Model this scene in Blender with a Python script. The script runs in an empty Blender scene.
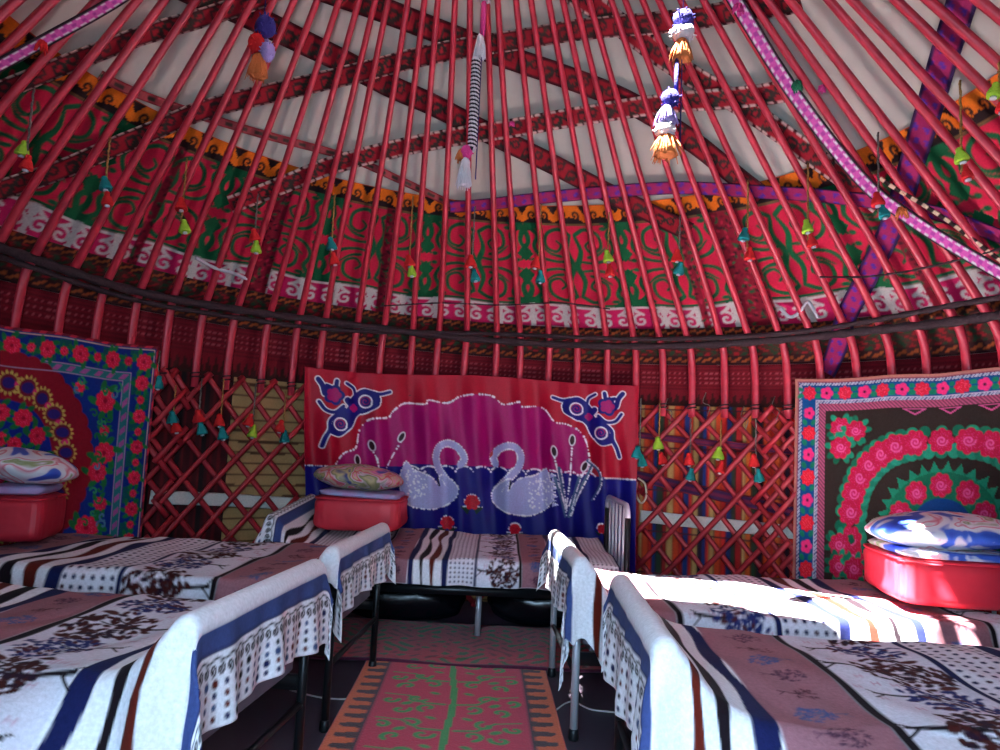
import bpy, math, random
import numpy as np
from mathutils import Matrix, Vector
PI = math.pi
scene = bpy.context.scene
C = scene.collection

# ------------------------------------------------------------------ camera
CAM = np.array([0.0, 0.0, 1.2]); FPX = 720.0
PITCH = math.radians(5.55); ROLL = math.radians(2.5)
Fv = np.array([0, math.cos(PITCH), math.sin(PITCH)])
R0 = np.array([1.0, 0, 0]); U0 = np.array([0, -math.sin(PITCH), math.cos(PITCH)])
Rv = math.cos(ROLL) * R0 + math.sin(ROLL) * U0
Uv = -math.sin(ROLL) * R0 + math.cos(ROLL) * U0
cam = bpy.data.cameras.new('camera'); cam.sensor_width = 36; cam.lens = 36 * FPX / 1000
cam.clip_start = 0.02
co = bpy.data.objects.new('camera', cam); C.objects.link(co)
m = Matrix.Identity(4)
for i in range(3):
    m[i][0] = Rv[i]; m[i][1] = Uv[i]; m[i][2] = -Fv[i]; m[i][3] = CAM[i]
co.matrix_world = m
scene.camera = co

# ------------------------------------------------------------------ light
w = bpy.data.worlds.new('sky'); scene.world = w; w.use_nodes = True
nt = w.node_tree; bg = nt.nodes['Background']
bg.inputs[0].default_value = (0.55, 0.72, 1.0, 1); bg.inputs[1].default_value = 1.0
sun = bpy.data.lights.new('sun', 'SUN'); sun.energy = 200; sun.angle = 0.012; sun.color = (1, 0.95, 0.9)
so = bpy.data.objects.new('sun', sun); C.objects.link(so)
so.rotation_euler = Vector((1.34, 0.72, -3.47)).to_track_quat('-Z', 'Y').to_euler()
def area(name, loc, aim, sx, sy, power, col):
    l = bpy.data.lights.new(name, 'AREA'); l.shape = 'RECTANGLE'; l.size = sx; l.size_y = sy
    l.energy = power; l.color = col
    o = bpy.data.objects.new(name, l); C.objects.link(o); o.location = loc
    o.rotation_euler = (Vector(aim) - Vector(loc)).to_track_quat('-Z', 'Y').to_euler()
    return o
dl = area('door_daylight', (-0.15, -0.35, 1.45), (0.55, 2.4, 0.5), 1.1, 1.3, 74, (0.48, 0.74, 1.0))
dl.data.spread = math.radians(135)
area('crown_daylight', (-0.2, 2.75, 4.1), (0.35, 3.4, 0), 0.9, 0.7, 8, (1.0, 0.97, 0.93))
scene.view_settings.view_transform = 'Standard'
scene.view_settings.look = 'None'
scene.view_settings.gamma = 1
scene.view_settings.use_curve_mapping = False
scene.view_settings.exposure = -0.15

# ------------------------------------------------------------------ helpers
def lin(c):
    c = np.asarray(c, float) / 255.0
    return np.where(c <= 0.04045, c / 12.92, ((c + 0.055) / 1.055) ** 2.4)

def pbr(name, rgb, rough=0.7, metal=0.0, var=0.12, scale=8.0, bump=0.0, bscale=60.0, sheen=0.0, spec=0.5, rgb2=None, coat=0.0):
    mt = bpy.data.materials.new(name); mt.use_nodes = True
    n = mt.node_tree; b = n.nodes['Principled BSDF']
    b.inputs['Roughness'].default_value = rough; b.inputs['Metallic'].default_value = metal
    b.inputs['Specular IOR Level'].default_value = spec
    b.inputs['Sheen Weight'].default_value = sheen
    b.inputs['Coat Weight'].default_value = coat
    c = lin(rgb); c2 = lin(rgb2) if rgb2 is not None else c * (1 - var * 2)
    tc = n.nodes.new('ShaderNodeTexCoord'); no = n.nodes.new('ShaderNodeTexNoise')
    no.inputs['Scale'].default_value = scale; no.inputs['Detail'].default_value = 4
    n.links.new(tc.outputs['Object'], no.inputs['Vector'])
    rp = n.nodes.new('ShaderNodeValToRGB'); rp.color_ramp.elements[0].position = 0.35; rp.color_ramp.elements[1].position = 0.7
    rp.color_ramp.elements[0].color = (*c2, 1); rp.color_ramp.elements[1].color = (*c, 1)
    n.links.new(no.outputs['Fac'], rp.inputs['Fac']); n.links.new(rp.outputs['Color'], b.inputs['Base Color'])
    if bump:
        n2 = n.nodes.new('ShaderNodeTexNoise'); n2.inputs['Scale'].default_value = bscale
        n.links.new(tc.outputs['Object'], n2.inputs['Vector'])
        bp = n.nodes.new('ShaderNodeBump'); bp.inputs['Strength'].default_value = bump; bp.inputs['Distance'].default_value = 0.01
        n.links.new(n2.outputs['Fac'], bp.inputs['Height']); n.links.new(bp.outputs['Normal'], b.inputs['Normal'])
    return mt

def woven(name, rough=0.85, sheen=0.2, bump=0.25, bscale=220.0, spec=0.3, coat=0.0):
    """dyed cloth: the dye is carried per point of the cloth mesh, with noise in the nodes"""
    mt = bpy.data.materials.new(name); mt.use_nodes = True
    n = mt.node_tree; b = n.nodes['Principled BSDF']
    b.inputs['Roughness'].default_value = rough; b.inputs['Sheen Weight'].default_value = sheen
    b.inputs['Specular IOR Level'].default_value = spec; b.inputs['Coat Weight'].default_value = coat
    at = n.nodes.new('ShaderNodeAttribute'); at.attribute_name = 'dye'
    tc = n.nodes.new('ShaderNodeTexCoord'); no = n.nodes.new('ShaderNodeTexNoise'); no.inputs['Scale'].default_value = 90
    n.links.new(tc.outputs['Object'], no.inputs['Vector'])
    mr = n.nodes.new('ShaderNodeMapRange'); mr.inputs['To Min'].default_value = 0.75; mr.inputs['To Max'].default_value = 1.2
    n.links.new(no.outputs['Fac'], mr.inputs['Value'])
    mx = n.nodes.new('ShaderNodeMix'); mx.data_type = 'RGBA'; mx.blend_type = 'MULTIPLY'; mx.inputs[0].default_value = 1
    n.links.new(at.outputs['Color'], mx.inputs[6]); n.links.new(mr.outputs[0], mx.inputs[7])
    n.links.new(mx.outputs[2], b.inputs['Base Color'])
    n2 = n.nodes.new('ShaderNodeTexNoise'); n2.inputs['Scale'].default_value = bscale
    n.links.new(tc.outputs['Object'], n2.inputs['Vector'])
    bp = n.nodes.new('ShaderNodeBump'); bp.inputs['Strength'].default_value = bump; bp.inputs['Distance'].default_value = 0.004
    n.links.new(n2.outputs['Fac'], bp.inputs['Height']); n.links.new(bp.outputs['Normal'], b.inputs['Normal'])
    return mt

def tag(o, label=None, cat=None, group=None, kind=None):
    if label: o['label'] = label
    if cat: o['category'] = cat
    if group: o['group'] = group
    if kind: o['kind'] = kind
    return o
def empty(name, loc, label, cat, group=None, rz=0.0):
    o = bpy.data.objects.new(name, None); C.objects.link(o); o.empty_display_size = 0.1
    o.location = loc; o.rotation_euler = (0, 0, rz)
    return tag(o, label, cat, group)

class MB:
    def __init__(s): s.v = []; s.f = []
    def add(s, vs, fs):
        k = len(s.v); s.v += [tuple(map(float, p)) for p in vs]; s.f += [tuple(i + k for i in f) for f in fs]; return s
    def box(s, c, d, rot=None, bev=0.0):
        hx, hy, hz = [q / 2 for q in d]
        if bev <= 0:
            P = [(x, y, z) for x in (-hx, hx) for y in (-hy, hy) for z in (-hz, hz)]
            F = [(0, 1, 3, 2), (4, 6, 7, 5), (0, 4, 5, 1), (2, 3, 7, 6), (0, 2, 6, 4), (1, 5, 7, 3)]
        else:
            # chamfered box: 24 points
            P = []; idx = {}
            for sx in (-1, 1):
                for sy in (-1, 1):
                    for sz in (-1, 1):
                        for ax in range(3):
                            q = [sx * (hx - bev), sy * (hy - bev), sz * (hz - bev)]
                            q[ax] = (sx * hx, sy * hy, sz * hz)[ax]
                            idx[(sx, sy, sz, ax)] = len(P); P.append(tuple(q))
            F = []
            for ax in range(3):
                a, b = [q for q in range(3) if q != ax]
                for sg in (-1, 1):
                    loop = []
                    for (ua, ub) in ((-1, -1), (1, -1), (1, 1), (-1, 1)):
                        k = [0, 0, 0]; k[ax] = sg; k[a] = ua; k[b] = ub
                        loop.append(idx[(k[0], k[1], k[2], ax)])
                    F.append(tuple(loop))
            for ax in range(3):
                a, b = [q for q in range(3) if q != ax]
                for ua in (-1, 1):
                    for ub in (-1, 1):
                        ks = []
                        for e in (-1, 1):
                            k = [0, 0, 0]; k[ax] = e; k[a] = ua; k[b] = ub; ks.append(tuple(k))
                        F.append((idx[(*ks[0], a)], idx[(*ks[0], b)], idx[(*ks[1], b)], idx[(*ks[1], a)]))
            for sx in (-1, 1):
                for sy in (-1, 1):
                    for sz in (-1, 1):
                        F.append(tuple(idx[(sx, sy, sz, q)] for q in range(3)))
        P = [Vector(p) for p in P]
        if rot is not None: P = [rot @ p for p in P]
        return s.add([(p.x + c[0], p.y + c[1], p.z + c[2]) for p in P], F)
    def tube(s, pts, r, n=8, sq=None, up=(0, 0, 1)):
        pts = [np.array(p, float) for p in pts]; m_ = len(pts)
        rs = r if hasattr(r, '__len__') else [r] * m_
        sqs = sq if (sq is not None and hasattr(sq, '__len__')) else [sq or 1.0] * m_
        V = []; up = np.array(up, float)
        for i, p in enumerate(pts):
            t = pts[min(i + 1, m_ - 1)] - pts[max(i - 1, 0)]; t = t / (np.linalg.norm(t) + 1e-9)
            a = np.cross(t, up)
            if np.linalg.norm(a) < 1e-3: a = np.cross(t, np.array([1.0, 0.1, 0]))
            a /= np.linalg.norm(a); b = np.cross(a, t)
            for k in range(n):
                th = 2 * PI * k / n
                V.append(p + rs[i] * (math.cos(th) * a + math.sin(th) * b * sqs[i]))
        F = [(i * n + k, i * n + (k + 1) % n, (i + 1) * n + (k + 1) % n, (i + 1) * n + k) for i in range(m_ - 1) for k in range(n)]
        F += [tuple(range(n))[::-1], tuple((m_ - 1) * n + k for k in range(n))]
        return s.add(V, F)
    def lathe(s, prof, c=(0, 0, 0), n=14, wob=0.0, seed=0):
        rg = random.Random(seed); V = []
        ph = [1 + wob * rg.uniform(-1, 1) for _ in range(n)]
        for (r, z) in prof:
            for k in range(n):
                th = 2 * PI * k / n; q = r * ph[k]
                V.append((c[0] + q * math.cos(th), c[1] + q * math.sin(th), c[2] + z))
        m_ = len(prof)
        F = [(i * n + k, i * n + (k + 1) % n, (i + 1) * n + (k + 1) % n, (i + 1) * n + k) for i in range(m_ - 1) for k in range(n)]
        F += [tuple(range(n))[::-1], tuple((m_ - 1) * n + k for k in range(n))]
        return s.add(V, F)
    def build(s, name, mt, parent=None, smooth=True):
        me = bpy.data.meshes.new(name); me.from_pydata(s.v, [], s.f); me.update()
        if smooth: me.shade_smooth()
        o = bpy.data.objects.new(name, me); C.objects.link(o); me.materials.append(mt)
        if parent: o.parent = parent
        return o

def sheet(name, P, col, mt, parent=None, thick=0.0, smooth=True):
    """grid mesh from P (ny,nx,3) with dye colours col (ny,nx,3)"""
    ny, nx = P.shape[:2]
    idx = np.arange(ny * nx).reshape(ny, nx)
    q = np.stack([idx[:-1, :-1], idx[:-1, 1:], idx[1:, 1:], idx[1:, :-1]], -1).reshape(-1, 4)
    V = P.reshape(-1, 3)
    me = bpy.data.meshes.new(name)
    me.vertices.add(len(V)); me.vertices.foreach_set('co', V.astype(np.float32).ravel())
    me.loops.add(q.size); me.loops.foreach_set('vertex_index', q.astype(np.int32).ravel())
    me.polygons.add(len(q)); me.polygons.foreach_set('loop_start', (np.arange(len(q)) * 4).astype(np.int32))
    me.update(calc_edges=True); me.validate()
    if col is not None:
        a = me.color_attributes.new('dye', 'FLOAT_COLOR', 'POINT')
        cc = np.ones((len(V), 4), np.float32); cc[:, :3] = np.clip(col.reshape(-1, 3), 0, 1)
        a.data.foreach_set('color', cc.ravel())
    if smooth: me.shade_smooth()
    o = bpy.data.objects.new(name, me); C.objects.link(o); me.materials.append(mt)
    if parent: o.parent = parent
    if thick:
        md = o.modifiers.new('thickness', 'SOLIDIFY'); md.thickness = thick; md.offset = 0
    return o

class Cv:
    """a small painter for dyed pattern, in cloth units; row 0 is y=0"""
    def __init__(s, w, h, res, base):
        s.w, s.h = w, h
        s.nx = max(2, int(round(w / res)) + 1); s.ny = max(2, int(round(h / res)) + 1); s.res = res
        s.xs = np.linspace(0, w, s.nx); s.ys = np.linspace(0, h, s.ny)
        s.X, s.Y = np.meshgrid(s.xs, s.ys)
        s.c = np.empty((s.ny, s.nx, 3)); s.c[:] = lin(base)
    def _win(s, x0, x1, y0, y1):
        p = s.res * 1.5
        i0 = np.searchsorted(s.xs, x0 - p); i1 = np.searchsorted(s.xs, x1 + p)
        j0 = np.searchsorted(s.ys, y0 - p); j1 = np.searchsorted(s.ys, y1 + p)
        return slice(j0, j1), slice(i0, i1)
    def blend(s, wn, mask, c):
        mask = mask[..., None]; s.c[wn] = s.c[wn] * (1 - mask) + lin(c) * mask
    def ell(s, x, y, rx, ry=None, c=(0, 0, 0), a=0.0):
        ry = rx if ry is None else ry; R = max(rx, ry)
        wn = s._win(x - R, x + R, y - R, y + R); X = s.X[wn] - x; Y = s.Y[wn] - y
        if X.size == 0: return
        ca, sa = math.cos(a), math.sin(a); u = (X * ca + Y * sa) / rx; v = (-X * sa + Y * ca) / ry
        d = (np.sqrt(u * u + v * v) - 1) * min(rx, ry)
        s.blend(wn, np.clip(0.5 - d / s.res, 0, 1), c)
    def flower(s, x, y, r, n, c, c2=None, c3=None, a0=0.0, depth=0.18):
        wn = s._win(x - r * 1.3, x + r * 1.3, y - r * 1.3, y + r * 1.3); X = s.X[wn] - x; Y = s.Y[wn] - y
        if X.size == 0: return
        th = np.arctan2(Y, X) + a0; rr = np.sqrt(X * X + Y * Y)
        e = r * (1 - depth + depth * np.abs(np.cos(th * n / 2)) * 1.3)
        s.blend(wn, np.clip(0.5 - (rr - e) / s.res, 0, 1), c)
        if c2 is not None:
            ring = np.abs(np.sin(rr / r * 9 + 1.6 * np.sin(th * n))) < 0.33
            s.blend(wn, (ring & (rr < e * 0.86)).astype(float) * 0.75, c2)
        if c3 is not None: s.ell(x, y, r * 0.22, r * 0.22, c3)
    def stroke(s, pts, wd, c, w1=None):
        w1 = wd if w1 is None else w1; n = len(pts) - 1
        for i in range(n):
            (ax, ay), (bx, by) = pts[i], pts[i + 1]
            wa = wd + (w1 - wd) * i / n; R = wa / 2
            wn = s._win(min(ax, bx) - R, max(ax, bx) + R, min(ay, by) - R, max(ay, by) + R)
            X = s.X[wn]; Y = s.Y[wn]
            if X.size == 0: continue
            dx, dy = bx - ax, by - ay; L = dx * dx + dy * dy + 1e-12
            t = np.clip(((X - ax) * dx + (Y - ay) * dy) / L, 0, 1)
            d = np.hypot(X - ax - t * dx, Y - ay - t * dy) - R
            s.blend(wn, np.clip(0.5 - d / s.res, 0, 1), c)
    def poly(s, pts, c):
        xs = [p[0] for p in pts]; ys = [p[1] for p in pts]
        wn = s._win(min(xs), max(xs), min(ys), max(ys)); X = s.X[wn]; Y = s.Y[wn]
        if X.size == 0: return
        ins = np.zeros(X.shape, bool); n = len(pts)
        for i in range(n):
            x0, y0 = pts[i]; x1, y1 = pts[(i + 1) % n]
            if y0 == y1: continue
            cr = ((y0 > Y) != (y1 > Y)) & (X < (x1 - x0) * (Y - y0) / (y1 - y0) + x0); ins ^= cr
        s.blend(wn, ins.astype(float), c)
    def rect(s, x0, x1, y0, y1, c):
        wn = s._win(x0, x1, y0, y1); X = s.X[wn]; Y = s.Y[wn]
        d = np.maximum(np.maximum(x0 - X, X - x1), np.maximum(y0 - Y, Y - y1))
        s.blend(wn, np.clip(0.5 - d / s.res, 0, 1), c)
    def where(s, mask, c): s.c[mask] = lin(c)
    def band(s, lo, hi, c):
        m_ = np.clip(0.5 + (s.X - lo) / s.res, 0, 1) * np.clip(0.5 + (hi - s.X) / s.res, 0, 1)
        s.c = s.c * (1 - m_[..., None]) + lin(c) * m_[..., None]

def spiral(x, y, r, a0=0.0, turns=1.3, d=1, n=22, r1=0.15):
    return [(x + (r * (1 - (1 - r1) * k / n)) * math.cos(a0 + d * 2 * PI * turns * k / n),
             y + (r * (1 - (1 - r1) * k / n)) * math.sin(a0 + d * 2 * PI * turns * k / n)) for k in range(n + 1)]

def smooth_line(pts, n=6):
    """Catmull-Rom through points"""
    P = [np.array(p, float) for p in pts]; P = [2 * P[0] - P[1]] + P + [2 * P[-1] - P[-2]]; out = []
    for i in range(1, len(P) - 2):
        for k in range(n):
            t = k / n
            out.append(0.5 * ((2 * P[i]) + (-P[i - 1] + P[i + 1]) * t + (2 * P[i - 1] - 5 * P[i] + 4 * P[i + 1] - P[i + 2]) * t * t
                              + (-P[i - 1] + 3 * P[i] - 3 * P[i + 1] + P[i + 2]) * t ** 3))
    out.append(P[-2]); return out

# ------------------------------------------------------------------ the yurt's own surface
CY = 2.75
PR = np.array([2.75, 2.75, 2.74, 2.70, 2.60, 2.42, 2.02, 0.80]); PZ = np.array([0, 1.5, 1.75, 1.95, 2.08, 2.30, 2.74, 4.01])
_ps = smooth_line(list(zip(PR, PZ)), 10)
PRD = np.array([p[0] for p in _ps]); PZD = np.array([p[1] for p in _ps])
PS = np.concatenate([[0], np.cumsum(np.hypot(np.diff(PRD), np.diff(PZD)))])
PS = PS - np.interp(1.5, PZD, PS)                      # s = 0 at lattice top
def cxz(z): return -0.093 * np.maximum(0, z - 2.0)
def tilt(x, z): return -0.027 * x * np.clip((z - 1.3) / 0.5, 0, 1)
def yurt(phi, s, off=0.0):
    phi = np.asarray(phi, float); s = np.asarray(s, float)
    r = np.interp(s, PS, PRD) + off; z = np.interp(s, PS, PZD)
    x = cxz(z) + r * np.cos(phi); y = CY + r * np.sin(phi)
    return np.stack(np.broadcast_arrays(x, y, z + tilt(x, z)), -1)
def ray(px, py):
    d = (px - 500) / FPX * Rv + (375 - py) / FPX * Uv + Fv
    return d
def project(p):
    v = np.asarray(p, float) - CAM; k = v @ Fv
    return 500 + FPX * (v @ Rv) / k, 375 - FPX * (v @ Uv) / k
def hit(px, py, off=0.0):
    """where the line of sight meets the yurt's own lining -> (phi, s)"""
    d = ray(px, py)
    def f(t):
        p = CAM + d * t; z = p[2] - tilt(p[0], p[2])
        return math.hypot(p[0] - cxz(z), p[1] - CY) - (np.interp(z, PZD, PRD) + off)
    t = 1.0
    while f(t) < 0 and t < 9: t += 0.05
    a, b = t - 0.05, t
    for _ in range(30):
        c = (a + b) / 2
        if f(c) < 0: a = c
        else: b = c
    p = CAM + d * a; z = p[2] - tilt(p[0], p[2])
    return math.atan2(p[1] - CY, p[0] - cxz(z)), float(np.interp(z, PZD, PS))
def on_floor(px, py, z=0.0):
    d = ray(px, py); t = (z - CAM[2]) / d[2]; return CAM + d * t

# ------------------------------------------------------------------ materials
M_red = pbr('red_painted_wood', (202, 50, 70), 0.42, var=0.16, scale=14, bump=0.15, bscale=40)
M_red2 = pbr('red_lattice_wood', (178, 36, 50), 0.5, var=0.16, scale=12, bump=0.15, bscale=50)
M_felt = pbr('cream_felt', (214, 208, 192), 0.95, var=0.06, scale=3.0, bump=0.35, bscale=18, sheen=0.1)
M_dark = pbr('dark_canvas', (60, 24, 24), 0.95, scale=4)
M_floor = pbr('dark_vinyl_floor', (78, 70, 84), 0.5, var=0.1, scale=2, bump=0.05)
M_black = pbr('black_painted_steel', (26, 30, 34), 0.35, metal=0.4, var=0.05)
M_steel = pbr('silver_painted_steel', (186, 190, 198), 0.35, metal=0.35, var=0.05)
M_rope = pbr('dark_rope', (58, 38, 44), 0.9, var=0.2, scale=60, bump=0.5, bscale=90)
M_cloth = woven('dyed_cloth', sheen=0.03, spec=0.15)
M_plush = woven('plush_blanket', rough=0.9, sheen=0.02, bump=0.3, bscale=160, spec=.08)
M_satin = woven('satin_cloth', rough=0.5, sheen=0.0, bump=0.05, spec=0.25)
M_rug = woven('felt_rug', rough=0.95, sheen=0.2, bump=0.6, bscale=120)

# ------------------------------------------------------------------ setting
mb = MB(); n = 96
mb.add([(0, CY, 0)] + [(3.1 * math.cos(2 * PI * k / n), CY + 3.1 * math.sin(2 * PI * k / n), 0) for k in range(n)]
       + [(0, CY, -0.08)] + [(3.1 * math.cos(2 * PI * k / n), CY + 3.1 * math.sin(2 * PI * k / n), -0.08) for k in range(n)],
       [(0, 1 + k, 1 + (k + 1) % n) for k in range(n)] + [(1 + k, n + 2 + k, n + 2 + (k + 1) % n, 1 + (k + 1) % n) for k in range(n)]
       + [(n + 1, n + 2 + (k + 1) % n, n + 2 + k) for k in range(n)])
tag(mb.build('floor', M_floor, smooth=False), kind='structure')
G0, G1 = -PI / 2 + 0.30, -PI / 2 - 0.30 + 2 * PI      # the doorway gap faces the camera's back
ph = np.linspace(G0, G1, 260); ss = np.linspace(-1.5, 0.42, 20)
A, B = np.meshgrid(ph, ss)
tag(sheet('wall_round', yurt(A, B, 0.16), None, M_dark, thick=0.02), kind='structure')
ph = np.linspace(0, 2 * PI, 241); ss = np.linspace(0.38, PS[-1], 90)
A, B = np.meshgrid(ph, ss)
RP = yurt(A, B, 0.15)
RP[..., 2] += 0.008 * np.sin(A * 37 + B * 3) + 0.006 * np.sin(A * 11 - B * 9)
tag(sheet('ceiling', RP, None, M_felt, thick=0.02), kind='structure')
# crown ring and an unseen felt cover, its slot shaped to cast the sun strip
top = yurt(0.0, PS[-1])[2]
ring = [( -0.2 + 0.86 * math.cos(a), CY + 0.86 * math.sin(a), top + 0.02) for a in np.linspace(0, 2 * PI, 49)]
e = empty('crown_ring', (-0.2, CY, top), 'bent red wooden crown ring at the top of the roof', 'crown ring')
mb = MB().tube([(x + 0.2, y - CY, z - top) for x, y, z in ring], 0.045, 8); mb.build('ring', M_red, e)
slot_a = -0.36; hw = 0.31
for sg in (1, -1):
    pts = []
    for k in range(25):
        a = math.asin(hw / 1.02) + (PI - 2 * math.asin(hw / 1.02)) * k / 24
        pts.append((1.02 * math.cos(a), sg * 1.02 * math.sin(a)))
    mb = MB(); q = [(x * math.cos(slot_a) - y * math.sin(slot_a), x * math.sin(slot_a) + y * math.cos(slot_a)) for x, y in pts]
    k = len(q)
    mb.add([(x - 0.2, y + CY, top + 0.07) for x, y in q] + [(x - 0.2, y + CY, top + 0.09) for x, y in q],
           [tuple(range(k)), tuple(range(k, 2 * k))[::-1]] + [(i, (i + 1) % k, k + (i + 1) % k, k + i) for i in range(k)])
    tag(mb.build('ceiling_cover', M_felt, smooth=False), kind='structure')

# ------------------------------------------------------------------ lining bands of the roof and wall
RED = (192, 28, 62); GREEN = (14, 84, 48); MAG = (186, 24, 84); WHT = (206, 200, 192); ORG = (222, 110, 26); BLK = (36, 20, 22)
PH0, PH1 = math.radians(-28), math.radians(208)
def band_canvas(s0, s1, rref, res, base):
    return Cv((PH1 - PH0) * rref, s1 - s0, res, base)
def band_sheet(name, cv, s0, s1, off, mt=M_cloth, wob=0.0):
    PHI = PH1 - cv.X / cv.w * (PH1 - PH0); S = s0 + cv.Y / cv.h * (s1 - s0)
    P = yurt(PHI, S, off)
    if wob: P[..., 2] += wob * np.sin(PHI * 23) * (1 - cv.Y / cv.h) + wob * .6 * np.sin(PHI * 9 + 1) * (1 - cv.Y / cv.h)
    return sheet(name, P, cv.c, mt)
s_top = hit(500, 203, 0.1)[1]; s_or = hit(500, 221, 0.1)[1]; s_wt = hit(550, 305, 0.1)[1]; s_wb = hit(550, 329, 0.1)[1]
print('band s:', s_top, s_or, s_wt, s_wb, 'rope', hit(500, 341)[1])
cv = band_canvas(s_wb, s_top, 2.35, 0.0085, RED); H = cv.h
yw = s_wt - s_wb; yo = s_or - s_wb
cv.rect(0, cv.w, 0, yw, MAG); cv.rect(0, cv.w, yw * .9, yw, WHT); cv.rect(0, cv.w, 0, yw * .05, WHT)
cv.rect(0, cv.w, yw, yw + 0.022, GREEN); cv.rect(0, cv.w, yo - 0.014, yo, GREEN)
cv.rect(0, cv.w, yo, H, ORG)
x = 0.0; k = 0
while x < cv.w:                                            # orange and dark horn border
    cx = x + 0.12; w_ = 0.03
    cv.poly([(x - 0.01, yo), (x + 0.25, yo), (x + 0.20, yo + 0.03), (x + 0.12, yo + 0.05), (x + 0.04, yo + 0.03)], BLK)
    for d in (-1, 1):
        cv.stroke(spiral(cx + d * 0.045, yo + 0.062, 0.034, -PI / 2 * 1, 1.1, d), 0.015, BLK, 0.01)
    cv.poly([(x - 0.05, H), (x, H - 0.07), (x + 0.05, H)], BLK)
    x += 0.24
x = 0.0; k = 0; mid = (yw + yo) / 2; hh = (yo - yw) / 2
while x < cv.w + 0.5:                                      # green rams-horn figures
    cx = x + 0.36
    for sy in (1, -1):
        for sx in (1, -1):
            g = lambda a, b: (cx + sx * a, mid + sy * b * hh / 0.27)
            def cur(pts, w0, w1): cv.stroke([tuple(p) for p in smooth_line([g(*p) for p in pts], 5)], w0 * .86, GREEN, w1 * .7)
            cur([(0.02, 0.02), (0.05, 0.10), (0.02, 0.19)], 0.05, 0.03)
            cur([(0.02, 0.20), (0.10, 0.235), (0.19, 0.20), (0.20, 0.12), (0.13, 0.09), (0.09, 0.13), (0.12, 0.16)], 0.034, 0.022)
            cur([(0.05, 0.03), (0.14, 0.025), (0.24, 0.05), (0.29, 0.12), (0.26, 0.19), (0.31, 0.24)], 0.022, 0.05)
            cur([(0.36, 0.24), (0.33, 0.16), (0.36, 0.09), (0.33, 0.03)], 0.05, 0.02)
            cur([(0.10, 0.06), (0.17, 0.075), (0.235, 0.12)], 0.03, 0.012)
            cv.ell(*g(0.30, 0.03), 0.022, 0.016, GREEN); cv.ell(*g(0.24, 0.235), 0.03, 0.016, GREEN)
    cv.ell(cx, mid, 0.04, 0.016, GREEN)
    for sy in (1, -1):
        for sx in (1, -1):
            g = lambda a, b: (cx + sx * a, mid + sy * b * hh / 0.27)
            cv.poly([g(.36, .02), g(.30, .07), g(.36, .14)], GREEN)
            cv.poly([g(.22, .27), g(.36, .27), g(.33, .22), g(.27, .235)], GREEN)
    x += 0.72
x = 0.0
while x < cv.w:                                            # white horn scrolls on the magenta edge
    for d in (-1, 1):
        cv.stroke(spiral(x + 0.11 + d * 0.052, yw * 0.42, yw * 0.25, PI / 2, 1.1, -d), 0.017, WHT, 0.012)
        cv.stroke([(x + 0.11 + d * 0.03, yw * .66), (x + 0.11 + d * .07, yw * .78), (x + .11 + d * .1, yw * .95)], .02, WHT, .03)
    cv.poly([(x - 0.028, yw), (x + 0.028, yw), (x + 0.010, yw * 0.45), (x + .02, yw * .05), (x - .02, yw * .05), (x - 0.010, yw * .45)], WHT)
    x += 0.22
for px_, wd_ in ((388, 0.10), (262, 0.14), (742, 0.2), (690, 0.05), (132, 0.05), (915, .05)):   # seams with narrow mottled webbing between felt pieces
    xx = (PH1 - hit(px_, 265, 0.1)[0]) / (PH1 - PH0) * cv.w
    cv.rect(xx - wd_ / 2, xx + wd_ / 2, 0, yo, (120, 18, 38))
    rg = random.Random(int(px_))
    for _ in range(int(900 * wd_)):
        cv.ell(xx + rg.uniform(-wd_, wd_) * 0.46, rg.uniform(0, yo), 0.014, 0.008, rg.choice([GREEN, (90, 10, 30), BLK, (170, 30, 60)]), rg.uniform(0, 3))
o = band_sheet('felt_roof_band', cv, s_wb, s_top, 0.115, wob=0.012)
tag(o, 'red felt lining band with green ram-horn ornament, orange top edge and white bottom edge', 'felt band')

# patterned band around the eaves (green and red, orange zigzag)
s_a, s_b = hit(560, 361, 0.08)[1], hit(560, 329, 0.08)[1] + 0.02
cv = band_canvas(s_a, s_b, 2.75, 0.012, (74, 34, 30)); H = cv.h
X, Y = cv.X, cv.Y
dm = (np.sin(X * 62 + 2.2 * np.sin(Y * 55)) * np.cos(Y * 70 + 1.5 * np.sin(X * 23)))
cv.where(dm > 0.35, (34, 62, 40)); cv.where(dm < -0.45, (140, 24, 34))
for yy in (0.035, H - 0.03):
    cv.where(np.abs(Y - yy) < 0.026, (50, 22, 24))
    cv.where(np.abs(Y - yy - 0.011 * np.sign(np.sin(X * 90)) * np.abs(np.sin(X * 45))) < 0.009, (146, 72, 34))
cv.where(Y < 0.008, BLK)
tag(band_sheet('eave_band', cv, s_a, s_b, 0.09), 'dark green and red patterned band with orange zigzag edges under the eaves rope', 'woven band')
# red woven band with rows of pale dots above the lattice
s_c, s_d = hit(700, 408, 0.08)[1] - 0.02, s_a
cv = band_canvas(s_c, s_d, 2.75, 0.012, (116, 20, 32)); H = cv.h; X, Y = cv.X, cv.Y
cv.where((np.sin(Y * 260) > 0.3), (98, 16, 26))
for yy in (H * 0.62, H * 0.72, H * 0.82):
    cv.where((np.abs(Y - yy) < 0.006) & (np.sin(X * 170) > 0.2), (160, 70, 78))
cv.where((Y < H * 0.40) & (np.abs(np.mod(X, 0.05) - 0.025) < (H * 0.40 - Y) * 0.28), (60, 24, 22))
cv.where((Y < H * 0.16), (54, 30, 26))
tag(band_sheet('dotted_band', cv, s_c, s_d, 0.10), 'red woven band with rows of pale dots just above the lattice top', 'woven band')

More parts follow.
